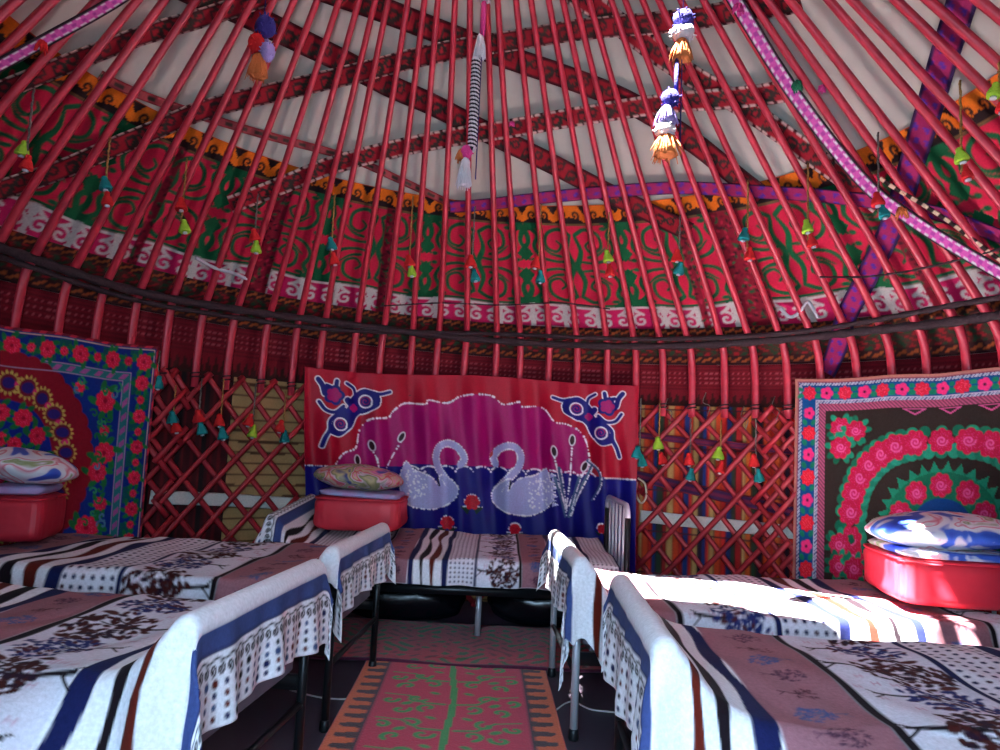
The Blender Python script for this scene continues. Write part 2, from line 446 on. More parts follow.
# ------------------------------------------------------------------ reed screens behind the lattice
def reed(name, phA, phB, paint, label, s0=-1.48, s1=0.06, off=0.075, res=0.011):
    L = abs(phB - phA) * 2.8
    c_ = Cv(L, s1 - s0, res, (60, 30, 28)); paint(c_)
    PHI = phA + c_.X / c_.w * (phB - phA); S = s0 + c_.Y
    tag(sheet(name, yurt(PHI, S, off), c_.c, M_cloth), label, 'reed screen'); return c_
rg = random.Random(4)
def paint_color(c_):
    x = 0.0; pal = [(196, 40, 34), (210, 96, 40), (30, 52, 110), (44, 62, 44), (196, 40, 34), (160, 30, 34), (190, 150, 90), (40, 30, 44), (206, 70, 36)]
    k = 0
    while x < c_.w:
        w_ = rg.uniform(0.022, 0.05); c_.rect(x, x + w_, 0, c_.h, pal[k % len(pal)]); c_.rect(x + w_ - 0.006, x + w_, 0, c_.h, (50, 18, 20)); x += w_; k = k + rg.choice([1, 1, 2, 4])
    c_.where((np.mod(c_.Y, 0.30) < 0.012), (70, 26, 40))
def paint_beige(c_):
    c_.c[:] = lin((176, 140, 92))
    c_.where((np.mod(c_.Y + 0.006 * np.sin(c_.X * 5), 0.075) < 0.014), (92, 58, 38))
    c_.where((np.mod(c_.X, 0.011) < 0.004), (160, 122, 78))
def paint_dark(c_):
    c_.c[:] = lin((66, 24, 28))
    c_.where((np.mod(c_.X, 0.06) < 0.02), (96, 24, 30)); c_.where((np.mod(c_.X, 0.17) < 0.03), (30, 24, 26))
phs = lambda px_: hit(px_, 450, 0.08)[0]
pR0, pR1 = phs(628), phs(1000) - 0.25
reed('reed_screen', pR0, pR1, paint_color, 'reed screen wound in red, orange and blue wool stripes behind the right lattice')
reed('reed_screen', phs(222), phs(634), paint_beige, 'plain straw-coloured reed screen behind the left lattice beside the swan hanging', off=0.085)
reed('reed_screen', phs(0) + 0.25, phs(228), paint_dark, 'dark red reed screen behind the lattice beside the left tapestry', off=0.078)

# ------------------------------------------------------------------ lattice walls
def lattice(px0, px1, label, dz=0.0, ex=0.0):
    a0, a1 = sorted((phs(px0), phs(px1)))
    e = empty('lattice_wall', tuple(yurt((a0 + a1) / 2, -1.5)), label, 'lattice', 'lattice wall panels' if dz == 0 else 'short doubled lattice sections')
    org = np.array(e.location)
    run = 1.36 / 2.75; st = 0.222 / 2.75; SH = 1.56
    for layer, (sg, off) in enumerate(((1, 0.012), (-1, -0.012))):
        k0 = int(math.floor((a0 - run) / st)); k1 = int(math.ceil((a1 + run) / st))
        for k in range(k0, k1 + 1):
            b = (k + ex) * st
            pts = []
            for i in range(15):
                s_ = -1.5 + SH * i / 14
                p_ = b + sg * run * (i / 14 - 0.5)
                if a0 - 0.01 <= p_ <= a1 + 0.01: pts.append(yurt(p_, s_, off + dz) - org)
            if len(pts) < 2: continue
            up = yurt(b, -0.7, 1.0) - yurt(b, -0.7, 0.0)
            mb = MB().tube(pts, 0.019, 6, sq=0.45, up=up)
            mb.build('slat', M_red2, e)
lattice(-120, 304, 'red criss-cross lattice wall section between left tapestry and swan hanging')
lattice(304, 636, 'red criss-cross lattice wall section hidden behind the swan hanging')
lattice(636, 1110, 'red criss-cross lattice wall section between swan hanging and right tapestry')

lattice(762, 808, 'short doubled-up lattice section lapping over the right lattice beside the right tapestry', -0.05, .37)
lattice(140, 174, 'short doubled-up lattice section lapping over the left lattice beside the left tapestry', -0.05, .37)

# ------------------------------------------------------------------ roof poles
def pole_mesh(phi):
    S = [-0.03, 0.1, 0.25, 0.36, 0.43, 0.5, 0.58, 0.68, 0.8, 1.0, 1.4, 1.9, 2.4, PS[-1] + 0.02]
    R_ = [0.025, 0.026, 0.027, 0.027, 0.026, 0.025, 0.024, 0.023, 0.022, 0.021, 0.02, 0.019, 0.018, 0.017]
    return S, R_
S_, R_ = pole_mesh(0)
NP = 80; proto = None; polecount = 0
rg = random.Random(11)
ph_ref = hit(520, 300, 0)[0]
base_pts = yurt(0.0, np.array(S_), -0.012)
pole_me = None
for k in range(-NP // 2, NP // 2):
    phi = ph_ref + (k + 0.0) * 2 * PI / NP
    if not (math.radians(-24) < phi < math.radians(204)): continue
    j = rg.uniform(-0.006, 0.006); j2 = rg.uniform(-0.02, 0.02)
    pts = []
    for i, s_ in enumerate(S_):
        q = i / (len(S_) - 1)
        pts.append(yurt(phi + j * (1 - q) + j2 * q * q, s_, -0.012 + 0.006 * math.sin(3 * q + k)))
    o0 = pts[0].copy()
    up = yurt(phi, 0, 1.0) - yurt(phi, 0, 0.0)
    sq = [0.5, 0.5, 0.55, 0.6, 0.75] + [1.0] * 9
    o = MB().tube([p - o0 for p in pts], R_, 8, sq=sq, up=up).build('roof_pole', M_red)
    o.location = tuple(o0)
    tag(o, 'long red painted wooden roof pole running from the lattice top up to the crown', 'roof pole', 'red roof poles')
    # knot of dark cord where the pole meets the lattice
    kb = MB().tube([pts[0] - o0 + np.array([0.03 * math.cos(t), 0.03 * math.sin(t), 0.045 + 0.004 * t]) for t in np.linspace(0, 4 * PI, 20)], 0.005, 5)
    tag(kb.build('cord_knot', M_rope, o), None)

# ------------------------------------------------------------------ ropes round the eaves
def rope(name, pxs, off, r, label, mt=M_rope, twist=True, cat='rope'):
    hp = [hit(x_, y_, off) for x_, y_ in pxs]
    l = smooth_line([(a, b) for a, b in hp], 14)
    pts = [yurt(a, b, off) for a, b in l]
    if twist:
        rr = [r * (1 + 0.18 * math.sin(i * 1.7)) for i in range(len(pts))]
    else: rr = [r] * len(pts)
    o = MB().tube(pts, rr, 7).build(name, mt); tag(o, label, cat); return o
rope('eave_rope', [(-60, 226), (34, 259), (136, 291), (240, 310), (340, 323), (500, 341), (660, 346), (786, 339), (864, 331), (949, 322), (1060, 305)], -0.055, 0.026,
     'thick dark rope bound across the roof poles around the eaves')
rope('eave_rope', [(-60, 236), (34, 268), (136, 300), (240, 318), (340, 330), (500, 334), (660, 339), (786, 333), (864, 322), (949, 306), (1060, 286)], -0.05, 0.016,
     'second thinner dark rope crossing the thick eaves rope', M_rope)
rope('binding_cord', [(380, 306), (440, 303), (500, 305), (560, 303), (610, 309)], -0.04, 0.005, 'thin black cord tying roof poles in front of the felt band centre')
rope('binding_cord', [(820, 277), (862, 277), (890, 274), (915, 270), (950, 262), (1010, 246)], -0.04, 0.006, 'thin black cord tying roof poles at upper right above the white felt edge')

# ------------------------------------------------------------------ straps on the roof
def strap(name, pxs, width, off, paint, label, cat='strap', res=0.011):
    hp = [hit(x_, y_, off) for x_, y_ in pxs]
    l = smooth_line(hp, 30); P0 = np.array([yurt(a, b, off) for a, b in l])
    d = np.concatenate([[0], np.cumsum(np.linalg.norm(np.diff(P0, axis=0), axis=1))]); L = d[-1]
    c_ = Cv(L, width, res, (120, 30, 40)); paint(c_)
    u = c_.xs; A_ = np.interp(u, d, [q[0] for q in l]); B_ = np.interp(u, d, [q[1] for q in l])
    Pc = yurt(A_, B_, off); T = np.gradient(Pc, axis=0); T /= np.linalg.norm(T, axis=1)[:, None]
    N = yurt(A_, B_, off + 0.05) - Pc; Nn = yurt(A_, B_ + 0.03, off) - Pc
    hd = yurt(A_ + 0.01, B_, off) - Pc; nrm = np.cross(Nn, hd); nrm /= np.linalg.norm(nrm, axis=1)[:, None]
    nrm *= np.sign((nrm * N).sum(1))[:, None]
    side = np.cross(nrm, T); side /= np.linalg.norm(side, axis=1)[:, None]
    v = c_.ys - width / 2
    P = Pc[None] + side[None] * v[:, None, None]
    o = sheet(name, P, c_.c, M_cloth, thick=0.005); tag(o, label, cat); return o
def red_strap(c_):
    X, Y = c_.X, c_.Y; wd = c_.h; c_.c[:] = lin((150, 26, 40))
    u = np.mod(X, 0.16) - 0.08; v = Y - wd / 2
    r1 = np.hypot(u + 0.03, v - 0.01); r2 = np.hypot(u - 0.04, v + 0.012)
    c_.where((np.abs(r1 - 0.03) < 0.009) & (u > -0.06), (52, 36, 34)); c_.where((np.abs(r2 - 0.022) < 0.008), (52, 36, 34))
    c_.where(np.abs(u + 1.2 * v) < 0.01, (44, 50, 40))
    e_ = wd * 0.13
    c_.where((Y < e_) | (Y > wd - e_), (64, 20, 24))
    c_.where(((Y < e_ * 0.75) | (Y > wd - e_ * 0.75)) & (np.mod(X, 0.05) < 0.034), (206, 170, 160))
def plain_strap(c_):
    red_strap(c_); X, Y = c_.X, c_.Y; wd = c_.h; e_ = wd * 0.14
    c_.where((Y < e_) | (Y > wd - e_), (70, 18, 26))
def purple_strap(c_):
    X, Y = c_.X, c_.Y; wd = c_.h; c_.c[:] = lin((150, 34, 84))
    q = np.sin(X * 90) + np.sin(Y * 120 + X * 40); c_.where(q > 0.9, (84, 44, 140))
    c_.where((Y < wd * .12) | (Y > wd * .88), (52, 28, 70))
def thin_strap(c_):
    X, Y = c_.X, c_.Y; wd = c_.h; c_.c[:] = lin((160, 70, 74)); c_.where((np.abs(Y - wd / 2) < wd * .25) & (np.sin(X * 70) > -0.2), (70, 60, 50)); c_.where((Y < wd * .14) | (Y > wd * .86), (150, 36, 48))
def pink_ribbon(c_):
    X, Y = c_.X, c_.Y; wd = c_.h; c_.c[:] = lin((214, 92, 176))
    c_.where((Y < wd * .16) | (Y > wd * .84), (50, 36, 44))
    c_.where((np.abs(Y - wd * .22) < wd * .07) & (np.mod(X + Y * .5, 0.042) < 0.024), (236, 232, 232))
    c_.where((np.abs(Y - wd * .78) < wd * .07) & (np.mod(X + .02 - Y * .5, 0.042) < 0.024), (236, 232, 232))
    c_.where((np.abs(Y - wd * .5) < wd * .1) & (np.mod(X, 0.05) < 0.02), (170, 60, 150))
OFS = 0.05
strap('roof_strap', [(215, -40), (290, -22), (364, 3), (430, 28), (490, 51), (560, 75), (626, 101), (690, 140), (762, 196)], 0.135, OFS + 0.02, plain_strap, 'dark red patterned strap slanting down rightward through the middle of the roof')
strap('roof_strap', [(170, -20), (250, 16), (330, 55), (390, 86), (449, 113), (540, 158), (629, 203), (690, 232)], 0.135, OFS + 0.02, plain_strap, 'dark red patterned strap slanting down rightward, ending lowest at the orange felt edge')
strap('roof_strap', [(520, -40), (575, -6), (620, 25), (670, 62), (748, 110), (830, 168), (880, 205)], 0.13, OFS + 0.02, red_strap, 'red strap with white dashed edges slanting down rightward at upper right')
strap('roof_strap', [(-40, 205), (0, 190), (60, 170), (136, 138), (224, 104), (340, 77), (442, 52), (540, 36), (619, 26), (730, 12), (800, 0)], 0.115, OFS, red_strap, 'red strap with white dashed edges rising rightward, crossing the upper middle of the roof')
strap('roof_strap', [(230, 205), (280, 186), (330, 166), (390, 150), (449, 138), (507, 129), (580, 116), (670, 103), (790, 90)], 0.12, OFS, red_strap, 'red strap with white dashed edges rising rightward, lower middle of the roof')
strap('roof_strap', [(-60, 115), (17, 84), (85, 57), (150, 33), (221, 12), (300, -20)], 0.10, OFS, red_strap, 'short red strap with white dashed edges at upper left corner')
strap('roof_strap', [(100, 75), (129, 90), (238, 127), (340, 155), (400, 180), (456, 206)], 0.05, OFS + 0.035, thin_strap, 'narrow faded strap on cream felt above the orange felt edge, left of centre')
strap('roof_strap', [(450, 207), (560, 196), (670, 188), (779, 193), (860, 200), (932, 212), (1010, 240)], 0.085, OFS + 0.01, purple_strap, 'narrow purple strap lying along the orange felt edge right of centre')
strap('roof_strap', [(975, -40), (962, 0), (940, 70), (915, 153), (892, 225), (868, 275), (845, 320), (826, 372)], 0.12, OFS + 0.01, purple_strap, 'purple and magenta strap dropping steeply down the right side of the roof')
strap('pink_ribbon', [(705, -50), (735, 0), (790, 88), (860, 178), (905, 215), (960, 250), (1030, 290)], 0.085, -0.05, pink_ribbon, 'pink woven ribbon with white dashes hung in front of the roof poles at right', 'ribbon', res=0.007)
strap('pink_ribbon', [(-60, 96), (0, 65), (51, 37), (112, 3), (160, -30)], 0.065, -0.05, pink_ribbon, 'pink woven ribbon with white dashes at upper left corner', 'ribbon', res=0.007)
def cordp(c_):
    c_.c[:] = lin((40, 26, 26)); c_.where(np.mod(c_.X, 0.06) < 0.03, (224, 190, 160))
strap('striped_cord', [(880, 178), (893, 187), (925, 206), (955, 226), (1010, 268)], 0.022, -0.04, cordp, 'black and cream striped cord beside the pink ribbon at right', 'cord', res=0.006)
def whitep(c_): c_.c[:] = lin((206, 204, 196))
def navyp(c_):
    c_.c[:] = lin((52, 28, 66)); c_.where(np.abs(c_.Y - c_.h / 2) < c_.h * .12, (110, 30, 60)); c_.where((c_.Y < .008) | (c_.Y > c_.h - .008), (150, 40, 40))
strap('white_tape', [(640, 516), (715, 524), (800, 533)], 0.085, 0.04, whitep, 'white tape running level behind the right lattice', 'tape')
strap('white_tape', [(150, 497), (230, 500), (310, 505)], 0.085, 0.04, whitep, 'white tape running level behind the left lattice', 'tape')
strap('woven_belt', [(630, 474), (700, 491), (800, 514)], 0.08, 0.045, navyp, 'dark purple woven belt sloping behind the right lattice', 'belt')
strap('woven_belt', [(630, 434), (700, 442), (800, 452)], 0.05, 0.045, navyp, 'narrow dark purple belt behind the top of the right lattice', 'belt')
for i, (x_, y_, c_, lb, mt_) in enumerate(((818, 98, (20, 120, 96), 'green', 0), (0, 0, 0, 0, 0))):
    pass

# ------------------------------------------------------------------ tassels
YC = {'red': pbr('red_yarn', (226, 30, 34), 0.9, bump=0.6, bscale=200), 'lime': pbr('lime_yarn', (176, 226, 60), 0.9, bump=0.6, bscale=200),
      'teal': pbr('teal_yarn', (10, 140, 140), 0.9, bump=0.6, bscale=200), 'gold': pbr('gold_cord', (190, 140, 70), 0.8, var=0.3, scale=120),
      'grey': pbr('grey_cord', (130, 120, 110), 0.8, var=0.3, scale=120), 'white': pbr('white_yarn', (224, 224, 230), 0.9, bump=0.6, bscale=150),
      'navy': pbr('navy_yarn', (46, 40, 130), 0.9, bump=0.6, bscale=150), 'lilac': pbr('lilac_yarn', (170, 150, 214), 0.9, bump=0.6, bscale=150),
      'orange': pbr('orange_yarn', (214, 120, 60), 0.9, bump=0.6, bscale=150), 'pink': pbr('pink_yarn', (214, 60, 140), 0.9, bump=0.6, bscale=150),
      'black': pbr('black_yarn', (34, 32, 44), 0.9), 'green': pbr('green_yarn', (20, 120, 80), 0.9, bump=0.6, bscale=150)}
def bell(r, h, seed=0):
    mb = MB()
    mb.lathe([(r * .12, 0), (r * .38, -h * .06), (r * .5, -h * .2), (r * .42, -h * .27), (r * .72, -h * .5), (r * 1.0, -h * .85), (r * .96, -h), (r * .5, -h * .97), (0.002, -h * .95)], n=12, wob=0.12, seed=seed)
    return mb
def tassel(xt, yt, y1, c1, y2, c2, label, group, off=-0.045, cord='gold', r=0.019, dx=0.0):
    a, s_ = hit(xt, yt, off); A_ = yurt(a, s_, off)
    def drop(y_):
        lo, hi = 0.0, 1.2
        for _ in range(25):
            mdl = (lo + hi) / 2
            if project(A_ - np.array([0, 0, mdl]))[1] < y_: lo = mdl
            else: hi = mdl
        return lo
    d1, d2 = drop(y1), drop(y2)
    e = empty('hanging_tassel', tuple(A_), label, 'tassel', group)
    pts = [(0.0015 * math.cos(t), 0.0015 * math.sin(t), -d2 * t / 40) for t in np.linspace(0, 40, 24)]
    MB().tube(pts, [0.0045 + .0015 * (q % 2) for q in range(24)], 5).build('cord', YC[cord], e)
    sc = max(0.8, min(1.25, np.linalg.norm(A_ - CAM) / 4.5))
    h = 0.076 * sc
    for i, (d, c) in enumerate(((d1, c1), (d2, c2))):
        o = bell(r * sc * (1.12 if i == 0 else 1.0), h, seed=int(xt) + i).build('yarn_tassel', YC[c], e); o.location = (0.012 * (1 if i else -1), 0, -d + h / 2)
        o.rotation_euler = (0.1 * math.sin(xt), 0.22 * math.sin(xt * 1.7 + i), 0)
        b = MB().lathe([(0.002, 0), (r * .42, -0.004), (r * .42, -0.012), (0.002, -0.014)], n=8).build('tuft', YC['white'], o); b.location = (0, 0, -h * 0.95)
roofT = [(34, 88, 148, 'lime', 162, 'red', 'lime over red tassel at far left of the roof'),
 (110, 138, 183, 'teal', 198, 'red', 'teal over red tassel, second from left on the roof'),
 (187, 158, 204, 'red', 226, 'lime', 'red over lime tassel, third from left with a wide gap between'),
 (258, 194, 235, 'red', 246, 'lime', 'red over lime tassel, fourth from left on the roof'),
 (335, 194, 243, 'teal', 258, 'red', 'teal over red tassel, fifth from left on the roof'),
 (413, 196, 261, 'red', 270, 'lime', 'red over lime tassel left of the roof centre'),
 (475, 206, 261, 'red', 275, 'teal', 'red over teal tassel below the long braided tassel'),
 (541, 204, 262, 'red', 276, 'teal', 'red over teal tassel just right of roof centre'),
 (609, 212, 256, 'lime', 270, 'red', 'lime over red tassel right of centre on green felt'),
 (680, 215, 255, 'red', 268, 'teal', 'red over teal tassel above the white felt edge at right'),
 (748, 180, 234, 'teal', 253, 'red', 'teal over red tassel right of the purple strap start'),
 (808, 163, 226, 'lime', 240, 'red', 'lime over red tassel, third from right'),
 (878, 132, 199, 'red', 211, 'teal', 'teal tassel with small red top beside pink ribbon'),
 (960, 80, 155, 'lime', 172, 'red', 'lime over red tassel near right edge of the roof'),
 (999, 62, 90, 'lime', 104, 'red', 'lime over red tassel cut by the right edge')]
for i, t in enumerate(roofT): tassel(*t, 'yarn tassels hanging from the roof poles', cord='gold' if i % 3 else 'grey', r=0.030)
wallT = [(160, 350, 370, 'red', 382, 'teal', 'red over teal tassel at the corner of the left tapestry'),
 (176, 385, 417, 'teal', 426, 'red', 'teal and red tassel, first on the left lattice'),
 (202, 378, 416, 'red', 428, 'teal', 'red over teal tassel, second on the left lattice'),
 (224, 378, 420, 'red', 433, 'teal', 'red over teal tassel, third on the left lattice'),
 (256, 383, 420, 'red', 431, 'lime', 'red over lime tassel on the left lattice'),
 (286, 390, 426, 'red', 436, 'teal', 'red over teal tassel on the left lattice next to swan hanging'),
 (641, 398, 452, 'teal', 460, 'teal', 'teal tassel beside right edge of swan hanging'),
 (660, 400, 443, 'lime', 458, 'red', 'lime over red tassel, second on the right lattice'),
 (691, 418, 459, 'red', 474, 'teal', 'red over teal tassel, third on the right lattice'),
 (721, 420, 453, 'lime', 467, 'red', 'lime over red tassel, fourth on the right lattice'),
 (756, 418, 460, 'red', 475, 'teal', 'red over teal tassel nearest the right tapestry')]
for i, t in enumerate(wallT): tassel(*t, 'yarn tassels hanging on the lattice', off=-0.06, cord='gold' if i % 2 else 'grey', r=0.030)

def big_tassel(px, depth, segs, label, ytop=-60):
    """segs: (y0, y1, kind, colour, radius px, dx px)"""
    d = ray(px, ytop); t = depth / d[1]; A_ = CAM + d * t
    e = empty('big_tassel', tuple(A_), label, 'tassel', 'large tassels from the crown')
    k = depth / FPX * 1.02
    def zz(y_): 
        dd = ray(px, y_); return CAM[2] + dd[2] * depth / dd[1] - A_[2]
    zb = zz(segs[-1][1])
    z_crown = min(1.0, 0.9)
    MB().tube([(0, 0, z_crown), (0.004, 0, 0.3), (0, 0, zb + 0.05)], 0.004, 6).build('cord', YC['navy'], e)
    for j, (y0, y1, kind, c, rp, dxp) in enumerate(segs):
        z0, z1 = zz(y0), zz(y1); r = rp * k; dx = dxp * k
        if kind == 'pom':
            rgx = random.Random(j + px); mb = MB()
            zc = (z0 + z1) / 2; hz = (z0 - z1) / 2
            mb.lathe([(r * math.sin(q) + 0.001, hz * math.cos(q)) for q in np.linspace(0, PI, 9)], (dx, 0, zc), 12, wob=0.16, seed=j)
            for _ in range(26):
                a = rgx.uniform(0, 2 * PI); b = rgx.uniform(0.3, 2.8)
                v = np.array([math.sin(b) * math.cos(a) * r, math.sin(b) * math.sin(a) * r, math.cos(b) * hz])
                mb.tube([np.array([dx, 0, zc]) + v * .7, np.array([dx, 0, zc]) + v * 1.25], [0.006, 0.003], 4)
            mb.build('pompom', YC[c], e)
        elif kind == 'fringe':
            rgx = random.Random(j + px); mb = MB()
            mb.lathe([(r * .25, 0), (r * .5, (z1 - z0) * .15), (r * .55, (z1 - z0) * .5), (r * .8, (z1 - z0) * .9), (r * .3, (z1 - z0) * .9)], (dx, 0, z0), 12, wob=0.15, seed=j)
            for _ in range(34):
                a = rgx.uniform(0, 2 * PI); q = rgx.uniform(0.5, 1.15)
                mb.tube([(dx + .4 * r * math.cos(a), .4 * r * math.sin(a), z0 + (z1 - z0) * .15), (dx + q * .7 * r * math.cos(a), q * .7 * r * math.sin(a), (z0 + z1) / 2),
                         (dx + q * r * math.cos(a) + 0.004 * math.sin(a * 5), q * r * math.sin(a), z1 + rgx.uniform(-.01, .012))], [0.004, 0.004, 0.002], 4)
            mb.build('fringe', YC[c], e)
        elif kind == 'braid':
            L = z0 - z1
            for cc, phs_ in ((c, 0), ('white', PI)):
                mb = MB(); mb.tube([(dx + dxp * 0 + r * .5 * math.cos(t * 2 * PI / 0.022 + phs_), r * .5 * math.sin(t * 2 * PI / 0.022 + phs_), z0 - t) for t in np.linspace(0, L, int(L / 0.0025))], r * .55, 5)
                mb.build('braid', YC[cc], e)
        elif kind == 'band':
            MB().tube([(dx, 0, z0), (dx, 0, z1)], r, 8, sq=0.5).build('wrapped_cord', YC[c], e)
big_tassel(487, 3.7, [(-30, 4, 'pom', 'white', 9, 1), (4, 36, 'band', 'pink', 6, 0), (34, 60, 'fringe', 'white', 7, -2), (60, 150, 'braid', 'black', 5, -5), (146, 160, 'pom', 'pink', 6, -10), (150, 162, 'fringe', 'orange', 5, -16), (158, 189, 'fringe', 'white', 9, -11)],
           'long black and white braided tassel with pink knots at roof centre')
big_tassel(270, 3.3, [(16, 38, 'pom', 'navy', 10, 2), (34, 54, 'pom', 'red', 8, -5), (42, 62, 'pom', 'lilac', 7, 6), (54, 79, 'fringe', 'orange', 12, -2)],
           'large tassel of navy, red and lilac pompoms with orange fringe at upper left')
big_tassel(684, 3.0, [(10, 28, 'pom', 'navy', 10, 1), (26, 40, 'pom', 'white', 12, 1), (38, 62, 'fringe', 'orange', 12, 0), (60, 96, 'band', 'navy', 4, -5), (90, 108, 'pom', 'navy', 9, -10), (106, 126, 'fringe', 'lilac', 12, -14), (124, 138, 'pom', 'white', 10, -16), (134, 158, 'fringe', 'orange', 17, -14)],
           'large double tassel of navy, white and lilac with orange fringes right of centre')

# ribbon knots and yarn tufts tied where straps meet the poles
def tuft(px_, py_, c, label, r=0.03, off=-0.05):
    a, s_ = hit(px_, py_, off); p = yurt(a, s_, off); rgx = random.Random(int(px_)); mb = MB()
    mb.lathe([(r * .3 * math.sin(q) + .001, r * .4 * math.cos(q)) for q in np.linspace(0, PI, 7)], n=10, wob=.1)
    for _ in range(22):
        a_ = rgx.uniform(0, 2 * PI); mb.tube([(0, 0, 0), (r * .5 * math.cos(a_), r * .5 * math.sin(a_), -r * rgx.uniform(0, .8)), (r * .9 * math.cos(a_), r * .6 * math.sin(a_), -r * rgx.uniform(.8, 1.8))], [.006, .007, .003], 5)
    o = mb.build('yarn_tuft', YC[c], None); o.location = tuple(p); tag(o, label, 'tuft')
tuft(797, 82, 'green', 'dark green yarn tuft on the pink ribbon at right', 0.03)
tuft(902, 208, 'orange', 'orange yarn tuft on the pink ribbon at right', 0.034)
tuft(738, 4, 'pink', 'pink yarn tuft at the top of the pink ribbon', 0.03)
tuft(42, 42, 'red', 'dark red yarn tuft on the pink ribbon at upper left', 0.03)
tuft(512, 122, 'pink', 'small pink knot where the straps cross near roof centre', 0.018, 0.03)
tuft(822, 86, 'pink', 'pink knot at the end of the strap beside the pink ribbon', 0.02, 0.03)

# ------------------------------------------------------------------ swan hanging
def py2v(px_, py_): return (px_ - 305, py_ - 365 - (px_ - 305) * 0.054)
cv = Cv(333, 196, 0.72, (168, 6, 40))
BL = (15, 13, 112); SIL = (250, 248, 252); MG = (158, 4, 98); SW = (176, 178, 222)
V = lambda pts: [py2v(*p) for p in pts]
cloud = [(330, 468), (335, 459), (343, 450), (354, 445), (357, 431), (360, 423), (369, 415), (386, 414), (391, 408), (403, 400), (423, 402), (427, 398), (446, 402), (461, 395), (489, 395), (501, 404), (509, 404), (519, 402), (522, 407), (537, 406), (546, 410), (555, 422), (566, 424), (577, 429), (584, 437), (588, 449), (590, 465), (587, 484)]
cl = [tuple(p) for p in smooth_line(V(cloud), 4)]
cv.poly(cl + V([(587, 490), (330, 490)]), MG)
rg = random.Random(3)
def sequin(pts, w_=1.5, c=SIL):
    for i in range(len(pts) - 1):
        a, b = pts[i], pts[i + 1]; L = math.hypot(b[0] - a[0], b[1] - a[1]); k = max(1, int(L / 1.5))
        for j in range(k):
            if rg.random() < 0.8: cv.ell(a[0] + (b[0] - a[0]) * j / k, a[1] + (b[1] - a[1]) * j / k, w_ * rg.uniform(.35, .75), None, c)
sequin(cl, 1.7)
cv.poly(V([(305, 463), (335, 463), (400, 466), (410, 464)]) + V([(600, 478), (638, 481), (638, 620), (305, 620)]), BL)
x = 400
while x < 592:                                            # scalloped water line
    bx, by = py2v(x + 9, 473 + (x - 400) * 0.045); cv.ell(bx, by + 4, 10.5, 9, BL)
    sequin([(bx - 9 * math.cos(t), by - 7 * math.sin(t)) for t in np.linspace(0.2, PI - .2, 8)], 1.6); x += 18
sequin(V([(604, 479), (638, 481)]), 1.6); sequin(V([(305, 463), (333, 464)]), 1.3)
def swan(body, neck, eye, wing):
    cv.poly([tuple(p) for p in smooth_line(V(body + [body[0]]), 4)], SW)
    nk = [tuple(p) for p in smooth_line(V(neck), 5)]; cv.stroke(nk, 6.8, SW, 7.6)
    sequin([tuple(p) for p in smooth_line(V(body + [body[0]]), 3)], 1.5)
    n_ = len(nk)
    for sg in (-1, 1):
        ln = []
        for i in range(1, n_ - 1):
            tx, ty = nk[i + 1][0] - nk[i - 1][0], nk[i + 1][1] - nk[i - 1][1]; L = math.hypot(tx, ty) + 1e-6
            ln.append((nk[i][0] - sg * ty / L * 3.5, nk[i][1] + sg * tx / L * 3.5))
        sequin(ln, 1.3)
    for (xx, yy) in wing:
        q = py2v(xx, yy); cv.ell(q[0], q[1], rg.uniform(.6, 1.2), None, (240, 240, 246))
rb = [(437, 489), (430, 479), (419, 473), (411, 469), (404.5, 461), (400, 470), (398, 484), (402, 501), (411, 509), (428, 512), (443, 510), (454, 502), (457, 492), (452, 484), (445, 478), (438, 478)]
swan(rb, [(459, 467), (463, 461), (459, 452), (452, 446), (445, 444), (437, 448), (434, 458), (437, 470), (444, 481), (449, 490)], (457, 455), [(rg.uniform(404, 425), rg.uniform(470, 500)) for _ in range(60)])
lb = [(508, 494), (516, 484), (526, 480), (536, 478), (547, 471), (551, 482), (554, 494), (551, 508), (541, 516), (526, 520), (506, 516), (494, 508), (491, 500), (494, 492), (501, 486), (510, 482)]
swan(lb, [(495, 467), (493, 460), (498, 452), (508, 448), (517, 451), (521, 460), (518, 471), (510, 480), (502, 488), (497, 497)], (497, 456), [(rg.uniform(528, 550), rg.uniform(478, 512)) for _ in range(70)])
for px_, py_ in ((437, 488), (508.5, 492)): q = py2v(px_, py_); cv.stroke([(q[0] - (1 if px_ < 470 else -2), q[1] - 8), (q[0] + 1, q[1])], 1.7, (16, 10, 50))
for k in range(8):
    q = py2v(553 + (k % 2) * 2, 478 + k * 4.2); cv.poly([(q[0] - 2, q[1] - 2), (q[0] + 5, q[1]), (q[0] - 2, q[1] + 2.5)], SW); sequin([(q[0], q[1] - 2), (q[0] + 5, q[1])], 1.2)
